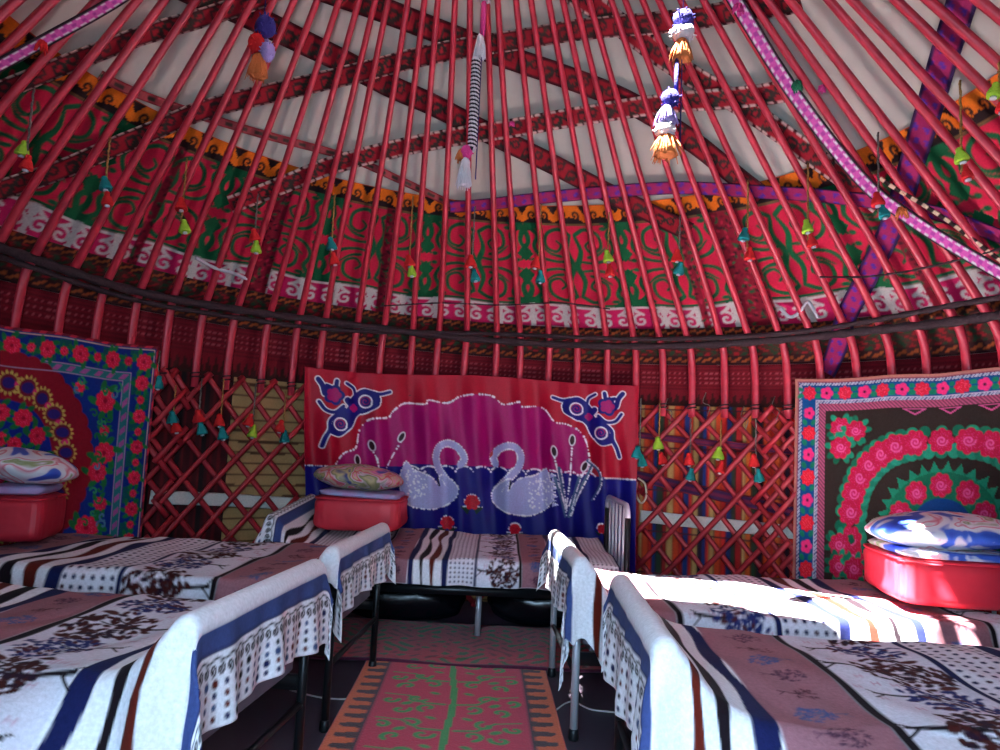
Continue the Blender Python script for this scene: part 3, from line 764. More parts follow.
def orn(mx):
    f = (lambda p: py2v(*p)) if not mx else (lambda p: (333 - py2v(*p)[0] - 2, py2v(*p)[1] - 1))
    def both(pts, w_, c, under=SIL, uw=2.4):
        l = [tuple(q) for q in smooth_line([f(p) for p in pts], 5)]
        if under: cv.stroke(l, w_ + uw, under)
        cv.stroke(l, w_, c)
    paths = [([(388, 388), (378, 390), (370, 388), (362, 386), (354, 391), (348, 398)], 4), ([(372, 392), (376, 400), (368, 405), (358, 408), (350, 416), (345, 425), (338, 431), (330, 429)], 4),
             ([(321, 443), (324, 434), (328, 426), (329, 417), (335, 411), (343, 405)], 4.5), ([(319, 398), (325, 406), (334, 408), (342, 402)], 4), ([(345, 379), (352, 384), (354, 391)], 3.5),
             ([(318, 376), (322, 382), (324, 390)], 6), ([(336, 377), (334, 384), (326, 382)], 5), ([(346, 396), (350, 402), (346, 408)], 8)]
    for p, w_ in paths:
        l = [tuple(q) for q in smooth_line([f(q) for q in p], 5)]; cv.stroke(l, w_ * .8 + 1.9, SIL)
    body = [tuple(q) for q in smooth_line([f(q) for q in [(362, 386), (374, 388), (378, 398), (366, 408), (356, 411), (349, 424), (338, 431), (329, 428), (333, 414), (345, 405), (350, 395), (362, 386)]], 4)]
    cv.stroke(body, 2.6, SIL); cv.poly(body, BL)
    for p, w_ in paths:
        l = [tuple(q) for q in smooth_line([f(q) for q in p], 5)]; cv.stroke(l, w_ * .8, BL)
    cx, cy = f((333, 391)); cv.flower(cx, cy, 10, 5, BL); cv.flower(cx, cy, 7, 5, MG)
    for (a, b) in ((339, 420), (364, 397)):
        cx, cy = f((a, b)); cv.ell(cx, cy, 5.8, 5.2, MG); cv.stroke(spiral(cx, cy, 5, 0, 1.6), 1.7, BL); cv.stroke(spiral(cx, cy, 6.6, 0.4, 1.0, 1, 22, 0.9), 1.2, SIL)
    cx, cy = f((352, 404)); cv.flower(cx, cy, 4, 4, MG)
orn(False); orn(True)
for (hx, hy, bx, by) in ((370, 443, 377, 470), (400, 435, 384, 468), (356, 458, 358, 470), (555, 453, 565, 512), (573, 441, 567, 512), (585, 468, 569, 510)):
    l = V([(hx, hy + 4), ((hx + bx) / 2 + 1, (hy + by) / 2), (bx, by)]); sequin(l, 1.5)
    q = py2v(hx, hy); a = math.atan2(by - hy, bx - hx); cv.ell(q[0], q[1], 6, 3.4, SIL, a); cv.ell(q[0], q[1], 5, 2.4, (40, 10, 20), a)
for lf in ([(593, 466), (584, 485), (576, 502), (570, 520)], [(588, 462), (600, 472), (602, 486), (593, 502)], [(560, 470), (563, 490), (566, 515)], [(556, 480), (562, 500), (566, 520)], [(580, 480), (574, 500), (569, 520)]):
    l = [tuple(q) for q in smooth_line(V(lf), 4)]; cv.stroke(l, 3.2, (70, 96, 130), 1.5); sequin([(p[0] + 1.6, p[1]) for p in l], 1.3)
for (rx_, ry_, rr) in ((471, 506, 8), (446, 527, 7), (515, 533, 6), (604, 530, 5)):
    q = py2v(rx_, ry_)
    for k in (-1, 1): cv.poly([(q[0], q[1] + 4), (q[0] + k * rr * 1.5, q[1] + rr * .6), (q[0] + k * rr * .6, q[1] + rr * 1.6)], (20, 50, 40)); sequin([(q[0], q[1] + 4), (q[0] + k * rr * 1.5, q[1] + rr * .6)], 1.2)
    cv.flower(q[0], q[1], rr, 6, (200, 16, 40), (120, 6, 30)); sequin([(q[0] + rr * math.cos(t), q[1] + rr * math.sin(t)) for t in np.linspace(PI, 2 * PI, 12)], 1.2)
cn = {k: hit(*p, -0.07) for k, p in dict(tl=(305, 365), tr=(638, 383), bl=(306, 562), br=(636, 580)).items()}
U = cv.X / cv.w; Vv = cv.Y / cv.h
PHI = (cn['tl'][0] * (1 - U) + cn['tr'][0] * U) * (1 - Vv) + (cn['bl'][0] * (1 - U) + cn['br'][0] * U) * Vv
S = (cn['tl'][1] * (1 - U) + cn['tr'][1] * U) * (1 - Vv) + (cn['bl'][1] * (1 - U) + cn['br'][1] * U) * Vv
S = S - 0.018 * np.sin(U * PI * 2.5 + .4) * (1 - Vv)
fold = 1.8 * (0.012 * np.sin(U * 46 + 2.2 * Vv) + 0.009 * np.sin(U * 83 - 4 * Vv + 1) + 0.006 * np.sin(U * 21 + 6 * Vv)) * (0.25 + np.sin(np.clip(Vv, 0, 1) * PI) * 0.9)
P = yurt(PHI, S, -0.07 + fold)
o = sheet('swan_hanging', P, cv.c, M_satin, thick=0.003)
tag(o, 'red and magenta satin wall hanging with two white sequined swans facing each other', 'wall hanging')

# ------------------------------------------------------------------ tapestries
def tapestry(cv, cl_, label, off=-0.07, flip=False, amp=0.006):
    (tl, tr, bl, br) = [hit(*p, off) for p in cl_]
    U = cv.X / cv.w; W_ = cv.Y / cv.h
    PHI = (tl[0] * (1 - U) + tr[0] * U) * (1 - W_) + (bl[0] * (1 - U) + br[0] * U) * W_
    S = (tl[1] * (1 - U) + tr[1] * U) * (1 - W_) + (bl[1] * (1 - U) + br[1] * U) * W_
    S = S - 0.010 * np.sin(U * PI * 3) ** 2 * (1 - W_)
    P = yurt(PHI, S, off + amp * np.sin(U * 30 + 3 * W_) + amp * .6 * np.sin(U * 55 - 5 * W_))
    tag(sheet('wall_tapestry', P, cv.c, M_cloth, thick=0.006), label, 'tapestry', 'floral wall tapestries')
# right one, drawn in photograph-sized units across its left part; it is symmetric about x=157
W_R, H_R = 314, 212
cv = Cv(W_R, H_R, 1.0, (178, 110, 96))
cv.rect(3, W_R - 3, 3, H_R, (120, 60, 80)); X, Y = cv.X, cv.Y
xm = np.minimum(X, W_R - X); dd = np.minimum(xm, Y)
cv.where((dd > 4) & (dd < 8), (170, 176, 190)); cv.where((dd > 4) & (dd < 8) & (np.mod(X + Y, 3.6) < 1.4), (50, 60, 110))
cv.where((dd >= 8) & (dd < 24), (12, 70, 122))
cv.where((dd >= 24) & (dd < 28), (180, 184, 200)); cv.where((dd > 24) & (dd < 28) & (np.mod(X + Y, 3.6) < 1.4), (50, 60, 110))
cv.where((dd >= 28) & (dd < 36), (176, 80, 112)); cv.where((dd >= 28) & (dd < 36) & (np.mod(X - Y, 4) < 1.2), (120, 60, 80))
cv.where(dd >= 36, (44, 34, 30))
rg = random.Random(8)
def gleaf(x, y, r, n=7):
    for k in range(n):
        a = 2 * PI * k / n + rg.uniform(-.3, .3); cv.ell(x + r * math.cos(a), y + r * math.sin(a), r * .42, r * .26, rg.choice([(20, 116, 84), (26, 130, 96), (16, 92, 66)]), a)
def rose(x, y, r): 
    cv.flower(x, y, r, 8, (180, 22, 62), (206, 50, 112), None, rg.uniform(0, 3), .14); cv.ell(x, y, r * .3, None, (190, 30, 90)); cv.stroke(spiral(x, y, r * .45, 0, 1.5), r * .10, (220, 90, 146))
k = 0; xx = 16
while xx < W_R - 10:
    for (fx, fy) in ((xx, 16),):
        for q in (-1, 1): cv.ell(fx + q * 10, fy + 3, 4, 2.5, (20, 116, 84), q * .6); cv.ell(fx + q * 10, fy - 4, 3, 2, (20, 116, 84), -q * .6)
        if k % 2: cv.flower(fx, fy, 6.8, 5, (236, 50, 120), None, (60, 10, 40))
        else: cv.flower(fx, fy, 7.5, 8, (206, 30, 56), (236, 70, 100), None)
    xx += 20.2; k += 1
for sx in (16, W_R - 16):
    k = 1; yy = 38
    while yy < H_R:
        for q in (-1, 1): cv.ell(sx + 5 * q, yy + 10, 2.5, 3.5, (20, 116, 84), q * .6)
        if k % 2: cv.flower(sx, yy, 6.4, 5, (236, 50, 120), None, (60, 10, 40))
        else: cv.flower(sx, yy, 8, 8, (216, 26, 46), (240, 70, 90), None)
        yy += 22; k += 1
cx0, cy0 = 157, 150
def ringp(rx, ry, a): return cx0 + rx * math.copysign(abs(math.cos(a)) ** .8, math.cos(a)), cy0 + ry * math.copysign(abs(math.sin(a)) ** .8, math.sin(a))
for k in range(60):
    x_, y_ = ringp(104, 89, 2 * PI * k / 60); cv.ell(x_, y_, 6, 6, (22, 124, 90) if k % 2 else (16, 96, 70))
for k in range(64):
    x_, y_ = ringp(82, 69, 2 * PI * k / 64); cv.ell(x_, y_, 7, 7, (30, 134, 104) if k % 2 else (24, 110, 84))
for k in range(30):
    x_, y_ = ringp(94, 79, 2 * PI * (k + .5) / 30); rose(x_, y_, 13)
cv.ell(cx0, cy0, 58, 52, (18, 100, 72))
for k in range(30):
    a = 2 * PI * k / 30; cv.poly([(cx0 + 56 * math.cos(a - .1), cy0 + 50 * math.sin(a - .1)), (cx0 + 66 * math.cos(a), cy0 + 60 * math.sin(a)), (cx0 + 56 * math.cos(a + .1), cy0 + 50 * math.sin(a + .1))], (24, 124, 92))
cv.ell(cx0, cy0, 30, 26, (14, 60, 120))
for k in range(10):
    a = 2 * PI * k / 10 + PI / 2; rose(cx0 + 43 * math.cos(a), cy0 + 38 * math.sin(a), 11)
for (gx, gy) in ((52, 54), (68, 58), (52, 75), (52, 168), (52, 188), (68, 190)):
    gleaf(gx, gy, 12, 9); gleaf(W_R - gx, gy, 12, 9)
    rose(gx, gy, 11); rose(W_R - gx, gy, 11)
for gx in (130, 166, 184 + 20): cv.poly([(gx - 12, 37), (gx + 12, 37), (gx, 44)], (190, 80, 130)); cv.poly([(gx - 7, 38), (gx + 7, 38), (gx, 42)], (44, 34, 30))
tapestry(cv, [(795, 378), (1118, 352), (792, 590), (1122, 612)], 'wall tapestry at right with dark field, pink roses and blue flowered border')
# left one: right part visible
W_L, H_L = 300, 246
cv = Cv(W_L, H_L, 1.0, (10, 40, 120)); X, Y = cv.X, cv.Y
xm = np.minimum(X, W_L - X); dd = np.minimum(xm, Y)
cv.where(dd < 3, (110, 30, 44)); cv.where(dd < 3, (110, 30, 44)); cv.where((dd < 3) & (np.mod(X + Y, 16) < 7), (190, 40, 60))
cv.where((dd > 3) & (dd < 4.6), (196, 170, 150))
nz = np.sin(X * .21) * np.sin(Y * .17 + X * .05) ; cv.where((dd > 5) & (dd < 26) & (nz > .15), (10, 80, 80))
cv.where((dd > 26) & (dd < 36), (34, 110, 112)); cv.where((dd > 28) & (dd < 34) & (np.mod(X + Y, 14) < 6), (160, 80, 140))
cv.where(((dd > 26) & (dd < 28)) | ((dd > 34) & (dd < 36)), (150, 130, 160))
rg = random.Random(21)
GR = (24, 110, 52)
def lrose(x, y, r):
    for k in range(6):
        a = 2 * PI * k / 6 + rg.uniform(-.4, .4); cv.ell(x + r * 1.2 * math.cos(a), y + r * 1.2 * math.sin(a), r * .6, r * .3, GR, a + .5)
    cv.flower(x, y, r, 9, (206, 26, 60), (236, 60, 110), (150, 10, 40), rg.uniform(0, 3), .14)
xx = 14; k = 0
while xx < W_L - 6:
    lrose(xx, 16, 8 if k % 2 == 0 else 4.2); xx += 17; k += 1
for sx in (14.5, W_L - 14.5):
    yy = 36; k = 0
    while yy < H_L: lrose(sx, yy, 7.2 if k % 2 == 0 else 4); yy += 16; k += 1
cx0, cy0 = 150, 122
for k in range(38):
    a = 2 * PI * k / 38; cv.ell(cx0 + 80 * math.cos(a), cy0 + 90 * math.sin(a), 11, 11, (130, 16, 34))
cv.ell(cx0, cy0, 82, 92, (130, 16, 34))
Xm = ((X - cx0) / 94) ** 2 + ((Y - cy0) / 110) ** 2
cv.where((dd < 36) & (dd > 34), (150, 130, 160))
for k in range(22):
    a = 2 * PI * (k + .5) / 22; x_, y_ = cx0 + 62 * math.cos(a), cy0 + 73 * math.sin(a)
    cv.flower(x_, y_, 10.5, 14, (190, 170, 80), None, None, 0, .3); cv.ell(x_, y_, 8, 8, (110, 20, 40)); cv.ell(x_, y_, 6, 5, (40, 30, 110)); 
    a2 = a + PI / 22; cv.ell(cx0 + 62 * math.cos(a2), cy0 + 73 * math.sin(a2), 3.5, None, (210, 40, 110))
cv.ell(cx0, cy0, 49, 58, (16, 34, 130))
for k in range(11):
    a = 2 * PI * k / 11; lrose(cx0 + 38 * math.cos(a), cy0 + 46 * math.sin(a), 9)
for k in range(7): a = 2 * PI * k / 7; lrose(cx0 + 16 * math.cos(a), cy0 + 20 * math.sin(a), 7)
for sg in (1, -1):
    f = lambda x: x if sg == 1 else W_L - x
    for (gx, gy, gr) in ((248, 55, 11), (220, 46, 5), (250, 85, 5.5), (252, 108, 11), (246, 128, 10), (252, 160, 7), (240, 185, 12), (258, 200, 7), (236, 206, 6)):
        lrose(f(gx), gy, gr)
    for _ in range(46):
        gx = rg.uniform(205, 262); gy = rg.uniform(40, 212)
        if ((gx - cx0) / 93) ** 2 + ((gy - cy0) / 103) ** 2 > 1.0: cv.stroke(spiral(f(gx), gy, rg.uniform(3, 6), rg.uniform(0, 6), .8), 1.6, rg.choice([GR, (40, 140, 90), (70, 120, 150)]))
tapestry(cv, [(-160, 290), (158, 346), (-190, 590), (137, 590)], 'wall tapestry at left with blue border, red roses and dark red medallion ring')

# ------------------------------------------------------------------ beds
BL_, BW = 1.92, 0.92
ZR = 0.725
def make_bed(label, loc, rz, head=0.90, L=BL_, W=BW, low=0.30, mt=M_black, ZM=.52):
    e = empty('iron_bed', loc, label, 'bed', 'iron framed beds', rz)
    h = W / 2
    for x in (0.0, L):
        for y in (-h + .03, h - .03):
            zt = ZR if x == 0 else head
            MB().tube([(x, y, 0), (x, y, zt - .09)], 0.017, 10).build('leg', M_steel if mt is M_steel else mt, e)
            MB().lathe([(0.022, 0), (0.024, 0.01), (0.021, 0.04), (0.018, 0.045)], (x, y, 0.0), 10).build('foot_cap', M_black, e)
    for nm, x, zt in (('foot_rail', 0.0, ZR), ('head_rail', L, head)):
        mb = MB(); pts = [(x, -h + .03, zt - .10)]
        for q in np.linspace(0, PI / 2, 7): pts.append((x, -h + .03 + .08 * (1 - math.cos(q)), zt - .10 + .08 * math.sin(q)))
        for q in np.linspace(PI / 2, 0, 7): pts.append((x, h - .03 - .08 * (1 - math.cos(q)), zt - .10 + .08 * math.sin(q)))
        mb.tube(pts, 0.0165, 10)
        mb.build(nm, M_steel, e)
        MB().tube([(x, -h + .03, low - .04), (x, h - .03, low - .04)], 0.012, 8).build('crossbar', M_black, e)
        for k in range(5 if nm == 'head_rail' else 0):
            y = -h + .03 + (W - .06) * (k + 1) / 6
            MB().tube([(x, y, low), (x, y, zt - .025)], 0.009, 8).build('rail_rod', M_steel, e)
    mb = MB()
    for y in (-h + .02, h - .02): mb.box((L / 2, y, low + .03), (L - .03, .03, .05))
    for k in range(5): mb.box((L * (k + .5) / 5, 0, low + .02), (.03, W - .06, .02))
    mb.build('side_frame', M_black, e)
    mb = MB().box((L / 2, 0, low + .05 + (ZM - low - .06) / 2), (L - .06, W - .05, ZM - low - .065), bev=.03); mb.build('mattress', pbr('mattress_ticking', (120, 116, 130), .9), e)
    return e

WH = (232, 234, 240); NV = (24, 30, 74); GB = (60, 76, 128); BR = (92, 30, 22); BK = (26, 18, 24); PK = (150, 104, 114)
SEQ = {'P': ['pink', 'navy', 'w', 'black', 'w', 'brown', 'w', 'navy', 'dots', 'thin', 'trees', 'blk']}
WID = {'pink': .27, 'navy': .055, 'w': .055, 'black': .045, 'brown': .05, 'dots': .24, 'thin': .025, 'trees': .38, 'blk': .03}
def blanket_canvas(Ltot, Wtot, res, order, start, sc=1.0, hem=True, seed=0, first=(), hb=.16, x0=None):
    cv = Cv(Ltot, Wtot, res, WH); rg = random.Random(seed); X, Y = cv.X, cv.Y
    x = 0.0
    def tree(cx, cy, r, dr, main, second, trunk=BK, n=60):
        cv.stroke([(cx - dr * r * 1.35, cy + .01), (cx - dr * r * .6, cy), (cx, cy + .005)], r * .10, trunk, r * .05)
        for a in (-.8, -.35, .35, .8): cv.stroke([(cx - dr * r * .5, cy), (cx + dr * r * .55 * math.cos(a), cy + r * .8 * math.sin(a))], r * .05, trunk)
        for a in (-.7, .7): cv.stroke([(cx - dr * r * 1.2, cy), (cx - dr * r * 1.45, cy + a * r * .35)], r * .05, trunk)
        for _ in range(n):
            a = rg.uniform(0, 2 * PI); q = r * math.sqrt(rg.random())
            cv.ell(cx + q * math.cos(a) * .95 + dr * r * .15, cy + q * math.sin(a) * .9, r * .12, r * .062, main if rg.random() < .72 else second, rg.uniform(0, PI))
    if hem:
        yy = 0.02
        while yy < Wtot:
            for j in range(4):
                xx = 0.022 + j * (hb - .04) / 4
                cv.ell(xx, yy, .008 if (int(yy * 100) + j) % 5 else .012, None, rg.choice([NV, NV, BK, BR, (60, 80, 120)]))
            yy += 0.040
        yy = 0.03
        while yy < Wtot:
            for d in (-1, 1): cv.stroke(spiral(hb - .012, yy + d * .016, .015, 0 if d > 0 else PI, 1.2, d, 12), .006, BK)
            cv.stroke([(hb + .008, yy - .03), (hb + .016, yy), (hb + .008, yy + .03)], .006, BK)
            yy += .066
        cv.rect(hb + .03, hb + .03 + .06, 0, Wtot, GB); cv.rect(hb + .03, hb + .036, 0, Wtot, NV)
        x = hb + .105 + .12
        for nm in first:
            w_ = WID[nm]
            if nm in ('brown', 'black', 'navy'):
                c = {'brown': BR, 'black': BK, 'navy': NV}[nm]
                cv.band(x + .012 * np.sin(Y * 12 + x * 9), x + w_ + .012 * np.sin(Y * 12 + x * 9 + 1.3), c)
            x += w_
    k = start
    if x0 is not None: x = x0
    while x < Ltot:
        nm = order[k % len(order)]; w_ = WID[nm] * sc; x1 = x + w_
        if nm == 'pink':
            cv.rect(x, x1, 0, Wtot, PK); yy = rg.uniform(0.02, .1); j = 0
            while yy < Wtot:
                if j % 3 == 0: tree(x + w_ * .55, yy, .05 * sc, 1, (74, 44, 66), (90, 50, 70), (110, 70, 90), 50)
                elif j % 3 == 1: tree(x + w_ * .5, yy, .055 * sc, -1, (64, 84, 134), (84, 96, 134), (90, 90, 120), 70)
                else: tree(x + w_ * .55, yy, .045 * sc, 1, (64, 26, 40), (90, 50, 70), (60, 26, 40), 22)
                yy += .135 * sc; j += 1
        elif nm in ('brown', 'black', 'navy'):
            c = {'brown': BR, 'black': BK, 'navy': NV}[nm]; ph_ = x * 7
            am = .013 if nm != 'navy' else .005
            cv.band(x + am * np.sin(Y * 11 + ph_), x1 + am * np.sin(Y * 11 + ph_ + 1.4), c)
        elif nm in ('thin', 'blk'):
            cv.rect(x, x1, 0, Wtot, NV if nm == 'thin' else BK)
        elif nm == 'dots':
            cv.rect(x, x1, 0, Wtot, (220, 220, 230)); n_ = 6; yy = .02
            while yy < Wtot:
                for j in range(n_): cv.ell(x + w_ * (j + .5) / n_, yy, .0095 * sc, None, NV if (j + int(yy * 50)) % 4 else (70, 40, 50))
                yy += .04 * sc
        elif nm == 'trees':
            cv.rect(x, x1, 0, Wtot, (216, 218, 230))
            for _ in range(int(140 * w_ * Wtot / sc)):
                gx, gy = rg.uniform(x + .02, x1 - .02), rg.uniform(0, Wtot)
                for q in (-.008, .008): cv.stroke([(gx + q, gy - .012), (gx + q, gy + .012)], .004, (196, 160, 180))
                cv.stroke([(gx - .008, gy), (gx + .008, gy)], .004, (196, 160, 180))
            yy = .02 + .03 * (seed % 3); j = 0
            while yy < Wtot + .05:
                if j % 2 == 0: tree(x + w_ * .56, yy, .15 * sc, 1, (66, 24, 22), (40, 22, 40), BK, 120)
                else: tree(x + w_ * .58, yy, .125 * sc, 1, (34, 46, 104), (80, 34, 44), BK, 110)
                cv.ell(x + w_ * .82, yy + .12 * sc, .035 * sc, .014 * sc, (84, 40, 36), .3)
                yy += (.25 if j % 2 == 0 else .23) * sc; j += 1
        x = x1; k += 1
    return cv

def blanket(label, loc, rz, order, start, first, fo, near, far, sidesign, seed, L=BL_, W=BW, sc=1.0, hemoff=True, rim=True, res=0.0072, drop_noise=1.0, Lend=None, zback=0.0, x0=None, ZM=.52, hb=None, apron=False):
    """cloth in the bed's own frame: x along the bed from the foot rail, y across; near/far are the overhangs"""
    Le = (Lend or L - .02)
    Wt = W + near + far
    # path along the length (x,z) by arc length
    path = []
    if rim:
        zb = ZR + .012 - fo
        path += [(-.030, zb), (-.032, zb + fo * .5), (-.030, ZR - .03)]
        for q in np.linspace(PI, PI * .15, 9): path.append((.033 * math.cos(q) + .0, ZR - .01 + .036 * math.sin(q)))
        path += [(.06, ZR - .03), (.12, ZM + .075), (.20, ZM + .035), (.32, ZM + .022), (.6, ZM + .018), (Le, ZM + .018)]
    else:
        path += [(-.02, ZM - .25), (-.02, ZM - .05), (.0, ZM + .01), (.1, ZM + .018), (Le, ZM + .018)]
    pa = smooth_line(path, 8); pa = np.array(pa)
    S_ = np.concatenate([[0], np.cumsum(np.hypot(*np.diff(pa, axis=0).T))])
    cv = blanket_canvas(S_[-1], Wt, res, order, start, sc, hemoff, seed, first, hb or fo - .12, x0)
    sA = cv.X; T = cv.Y - near * 0 
    # Y canvas 0 = the side facing -y*sidesign
    t = cv.Y - (near + W / 2) if True else 0
    x = np.interp(sA, S_, pa[:, 0]); z = np.interp(sA, S_, pa[:, 1])
    h = W / 2 + .012
    b = np.maximum(0, np.abs(t) - h); sg = np.sign(t)
    hang = np.clip((-x) / .02, 0, 1) * np.clip((ZR - z) / .05, 0, 1)      # on the hanging end
    rnd = .03
    # rounded turn over the edge
    turn = np.where(b < rnd * 1.57, rnd * (1 - np.cos(np.minimum(b, rnd * 1.57) / rnd)), b - rnd * .57)
    outw = np.where(b < rnd * 1.57, rnd * np.sin(np.minimum(b, rnd * 1.57) / rnd), rnd)
    y = np.clip(t, -h, h) + sg * (outw + .10 * b)
    q = np.clip(b / .12, 0, 1)
    fold = np.sin(sA * 17 + seed) * .6 + np.sin(sA * 31 + seed * 2.1) * .4
    y = y + sg * q * .028 * fold * (1 - hang * .5) * drop_noise + sg * q * .02
    z2 = z - turn * (1 - .25 * hang)
    if apron:       # on its near side the cloth is spread out level instead of hanging, except close to the rail
        kk = np.clip((x - .05) / .40, 0, 1); kk = kk * kk * (3 - 2 * kk) * (t < 0)
        y = y * (1 - kk) + kk * (np.clip(t, -h, h) - b * .95); z2 = z2 * (1 - kk) + kk * (z - b * .16)
    # end drape: corner swings a bit, folds grow downwards
    dz = np.clip((ZR - z) / .25, 0, 1) * np.clip(-x / .02, 0, 1)
    x = x - dz * (.012 + .016 * np.sin(t * 19 + seed) + .010 * np.sin(t * 41 + seed)) - hang * q * .03
    z2 = z2 + dz * .012 * np.sin(t * 9 + seed * 1.3)
    # rumples on top
    topm = np.clip((x - .12) / .2, 0, 1) * (1 - np.clip(b / .03, 0, 1))
    z2 = z2 + topm * (.007 * np.sin(x * 9 + t * 4 + seed) + .006 * np.sin(x * 4 - t * 11 + seed * 2) + .003 * np.sin(x * 31 + t * 17)) + zback * np.clip(-t * -1 / W + .5, 0, 1) * (x > -1)
    Y_ = y * sidesign
    P = np.stack([x, Y_, np.maximum(z2, .02)], -1)
    o = sheet('bed_blanket', P, cv.c, M_plush, thick=0.010)
    o.location = loc; o.rotation_euler = (0, 0, rz)
    tag(o, label, 'blanket', 'plush bed blankets'); return o
Pq = SEQ['P']; Rq = Pq[::-1]
def bed_set(A0, A1, L, left, lb_bed, lb_bl, order, start, first, fo, near, far, seed, mt=M_black, ZM=.52, head=.90, **kw):
    """A0,A1: near and far foot corners on the floor plan"""
    A0, A1 = np.array(A0, float), np.array(A1, float); mid = (A0 + A1) / 2; W = np.linalg.norm(A1 - A0)
    d = (A1 - A0) / W; ax = np.array([-d[1], d[0]]) if left else np.array([d[1], -d[0]])
    rz = math.atan2(ax[1], ax[0]); loc = (mid[0], mid[1], 0)
    make_bed(lb_bed, loc, rz, L=L, W=W, mt=mt, ZM=ZM, head=head)
    # near side: local -y for right beds, +y for left beds; cloth t<0 is the near overhang
    blanket(lb_bl, loc, rz, order, start, first, fo, near, far, 1 if not left else -1, seed, L=L, W=W, ZM=ZM, **kw)
E1 = ['brown', 'w', 'black', 'w', 'navy']
bed_set((-.735, 1.84), (-.65, 2.68), 1.75, True, 'iron bed nearest on the left of the aisle', 'striped tree-pattern blanket on the near left bed, trees beside its foot',
        Pq, 10, E1, .27, .56, .15, 1, apron=True, Lend=1.55, ZM=.56, res=.0055)
bed_set((-.66, 3.06), (-.60, 3.94), 1.80, True, 'iron bed behind the near left bed, red bundle at its head', 'striped blanket on the far left bed with pink panel near the draped foot',
        Rq, 11, E1[:2] + ['w'], .25, .16, .13, 2, ZM=.59, head=.60)
bed_set((.43, 1.82), (.47, 2.64), 1.85, False, 'iron bed nearest on the right of the aisle', 'striped blanket on the near right bed with brown and black stripes hanging at its corner',
        Rq, 11, E1, .30, .52, .10, 3, apron=True, Lend=1.68, ZM=.55, res=.0055)
bed_set((.37, 3.08), (.34, 3.96), 1.9, False, 'silver-legged iron bed behind the near right bed', 'blanket with a bright sunlit strip on the far right bed',
        Rq, 11, E1[:3], .26, .34, .10, 4, mt=M_steel, head=.60)
# the bed along the back wall, its foot to the left
eloc = (-1.27, 4.64, 0); eL = 2.05
eb = make_bed('iron bed standing crosswise along the back wall under the swan hanging', eloc, 0.0, L=eL, W=.84, low=.33)
MB().tube([(1.20, -.08, 0), (1.20, -.08, .36)], .019, 10).build('leg', M_steel, eb)
MB().box((1.20, -.08, .355), (.16, .10, .02)).build('support_plate', M_steel, eb)
blanket('striped blanket on the crosswise bed under the swan hanging', eloc, 0.0, Pq, 2, (), .22, .165, .0, 1, 5, L=eL, W=.84, sc=.62, Lend=eL - .05, res=.0062, zback=.05, x0=.36, hb=.26)

# ------------------------------------------------------------------ bundles and pillows
M_bag = pbr('red_bundle_cloth', (206, 40, 60), 0.5, var=.08, scale=5, bump=.6, bscale=9)
M_bag2 = pbr('pale_blue_quilt', (150, 176, 216), 0.7, var=.12, scale=9, rgb2=(190, 150, 200))
def floral(name, sc, stops):
    mt = bpy.data.materials.new(name); mt.use_nodes = True; n = mt.node_tree; b = n.nodes['Principled BSDF']
    b.inputs['Roughness'].default_value = .6
    tc = n.nodes.new('ShaderNodeTexCoord'); no = n.nodes.new('ShaderNodeTexNoise'); no.inputs['Scale'].default_value = sc; no.inputs['Detail'].default_value = 1.6
    no.inputs['Distortion'].default_value = .7
    rp = n.nodes.new('ShaderNodeValToRGB'); el = rp.color_ramp.elements
    el[0].position = stops[0][0]; el[0].color = (*lin(stops[0][1]), 1); el[1].position = stops[-1][0]; el[1].color = (*lin(stops[-1][1]), 1)
    for p, c in stops[1:-1]: q = el.new(p); q.color = (*lin(c), 1)
    n.links.new(tc.outputs['Object'], no.inputs['Vector']); n.links.new(no.outputs['Fac'], rp.inputs['Fac']); n.links.new(rp.outputs['Color'], b.inputs['Base Color'])
    return mt
M_fl1 = floral('blue_floral_cotton', 5.5, [(.30, (40, 70, 180)), (.40, (60, 100, 200)), (.44, (226, 226, 236)), (.52, (236, 236, 240)), (.55, (220, 120, 140)), (.59, (236, 236, 240)), (.63, (150, 170, 110)), (.68, (230, 230, 240)), (.72, (70, 120, 210))])
M_fl2 = floral('multi_floral_cotton', 9, [(.30, (50, 70, 130)), (.38, (190, 180, 130)), (.45, (120, 130, 80)), (.50, (210, 190, 200)), (.56, (206, 60, 80)), (.60, (200, 190, 150)), (.66, (230, 130, 170)), (.72, (60, 80, 170))])
def puff(a, b, c, px_=3.0, pz=2.2, nu=48, nv=26, seed=0, wr=.0, corner=0.0):
    """closed soft cushion shape"""
    mb = MB(); V = []; rg = random.Random(seed); ph_ = [rg.uniform(0, 6) for _ in range(6)]
    for j in range(nv + 1):
        w_ = -PI / 2 + PI * j / nv
        for i in range(nu):
            t = 2 * PI * i / nu
            ct, st = math.cos(t), math.sin(t); cw, sw = math.cos(w_), math.sin(w_)
            f = lambda v, e: math.copysign(abs(v) ** e, v)
            x = a * f(ct, 2 / px_) * f(cw, 2 / pz); y = b * f(st, 2 / px_) * f(cw, 2 / pz); z = c * f(sw, 2 / pz)
            k = 1 + wr * (math.sin(9 * x / a + 5 * z / c + ph_[0]) * .5 + math.sin(13 * y / b - 4 * z / c + ph_[1]) * .5 + .6 * math.sin(23 * t + ph_[2]) * cw * cw)
            if corner:
                ce = abs(x / a) ** 4 * abs(y / b) ** 4; k2 = 1 + corner * ce; x *= k2; y *= k2; z *= 1 - .3 * ce
            V.append((x * k, y * k, z * (1 + wr * math.sin(6 * x / a + 7 * y / b + ph_[3]))))
    F = [(j * nu + i, j * nu + (i + 1) % nu, (j + 1) * nu + (i + 1) % nu, (j + 1) * nu + i) for j in range(nv) for i in range(nu)]
    return mb.add(V, F)
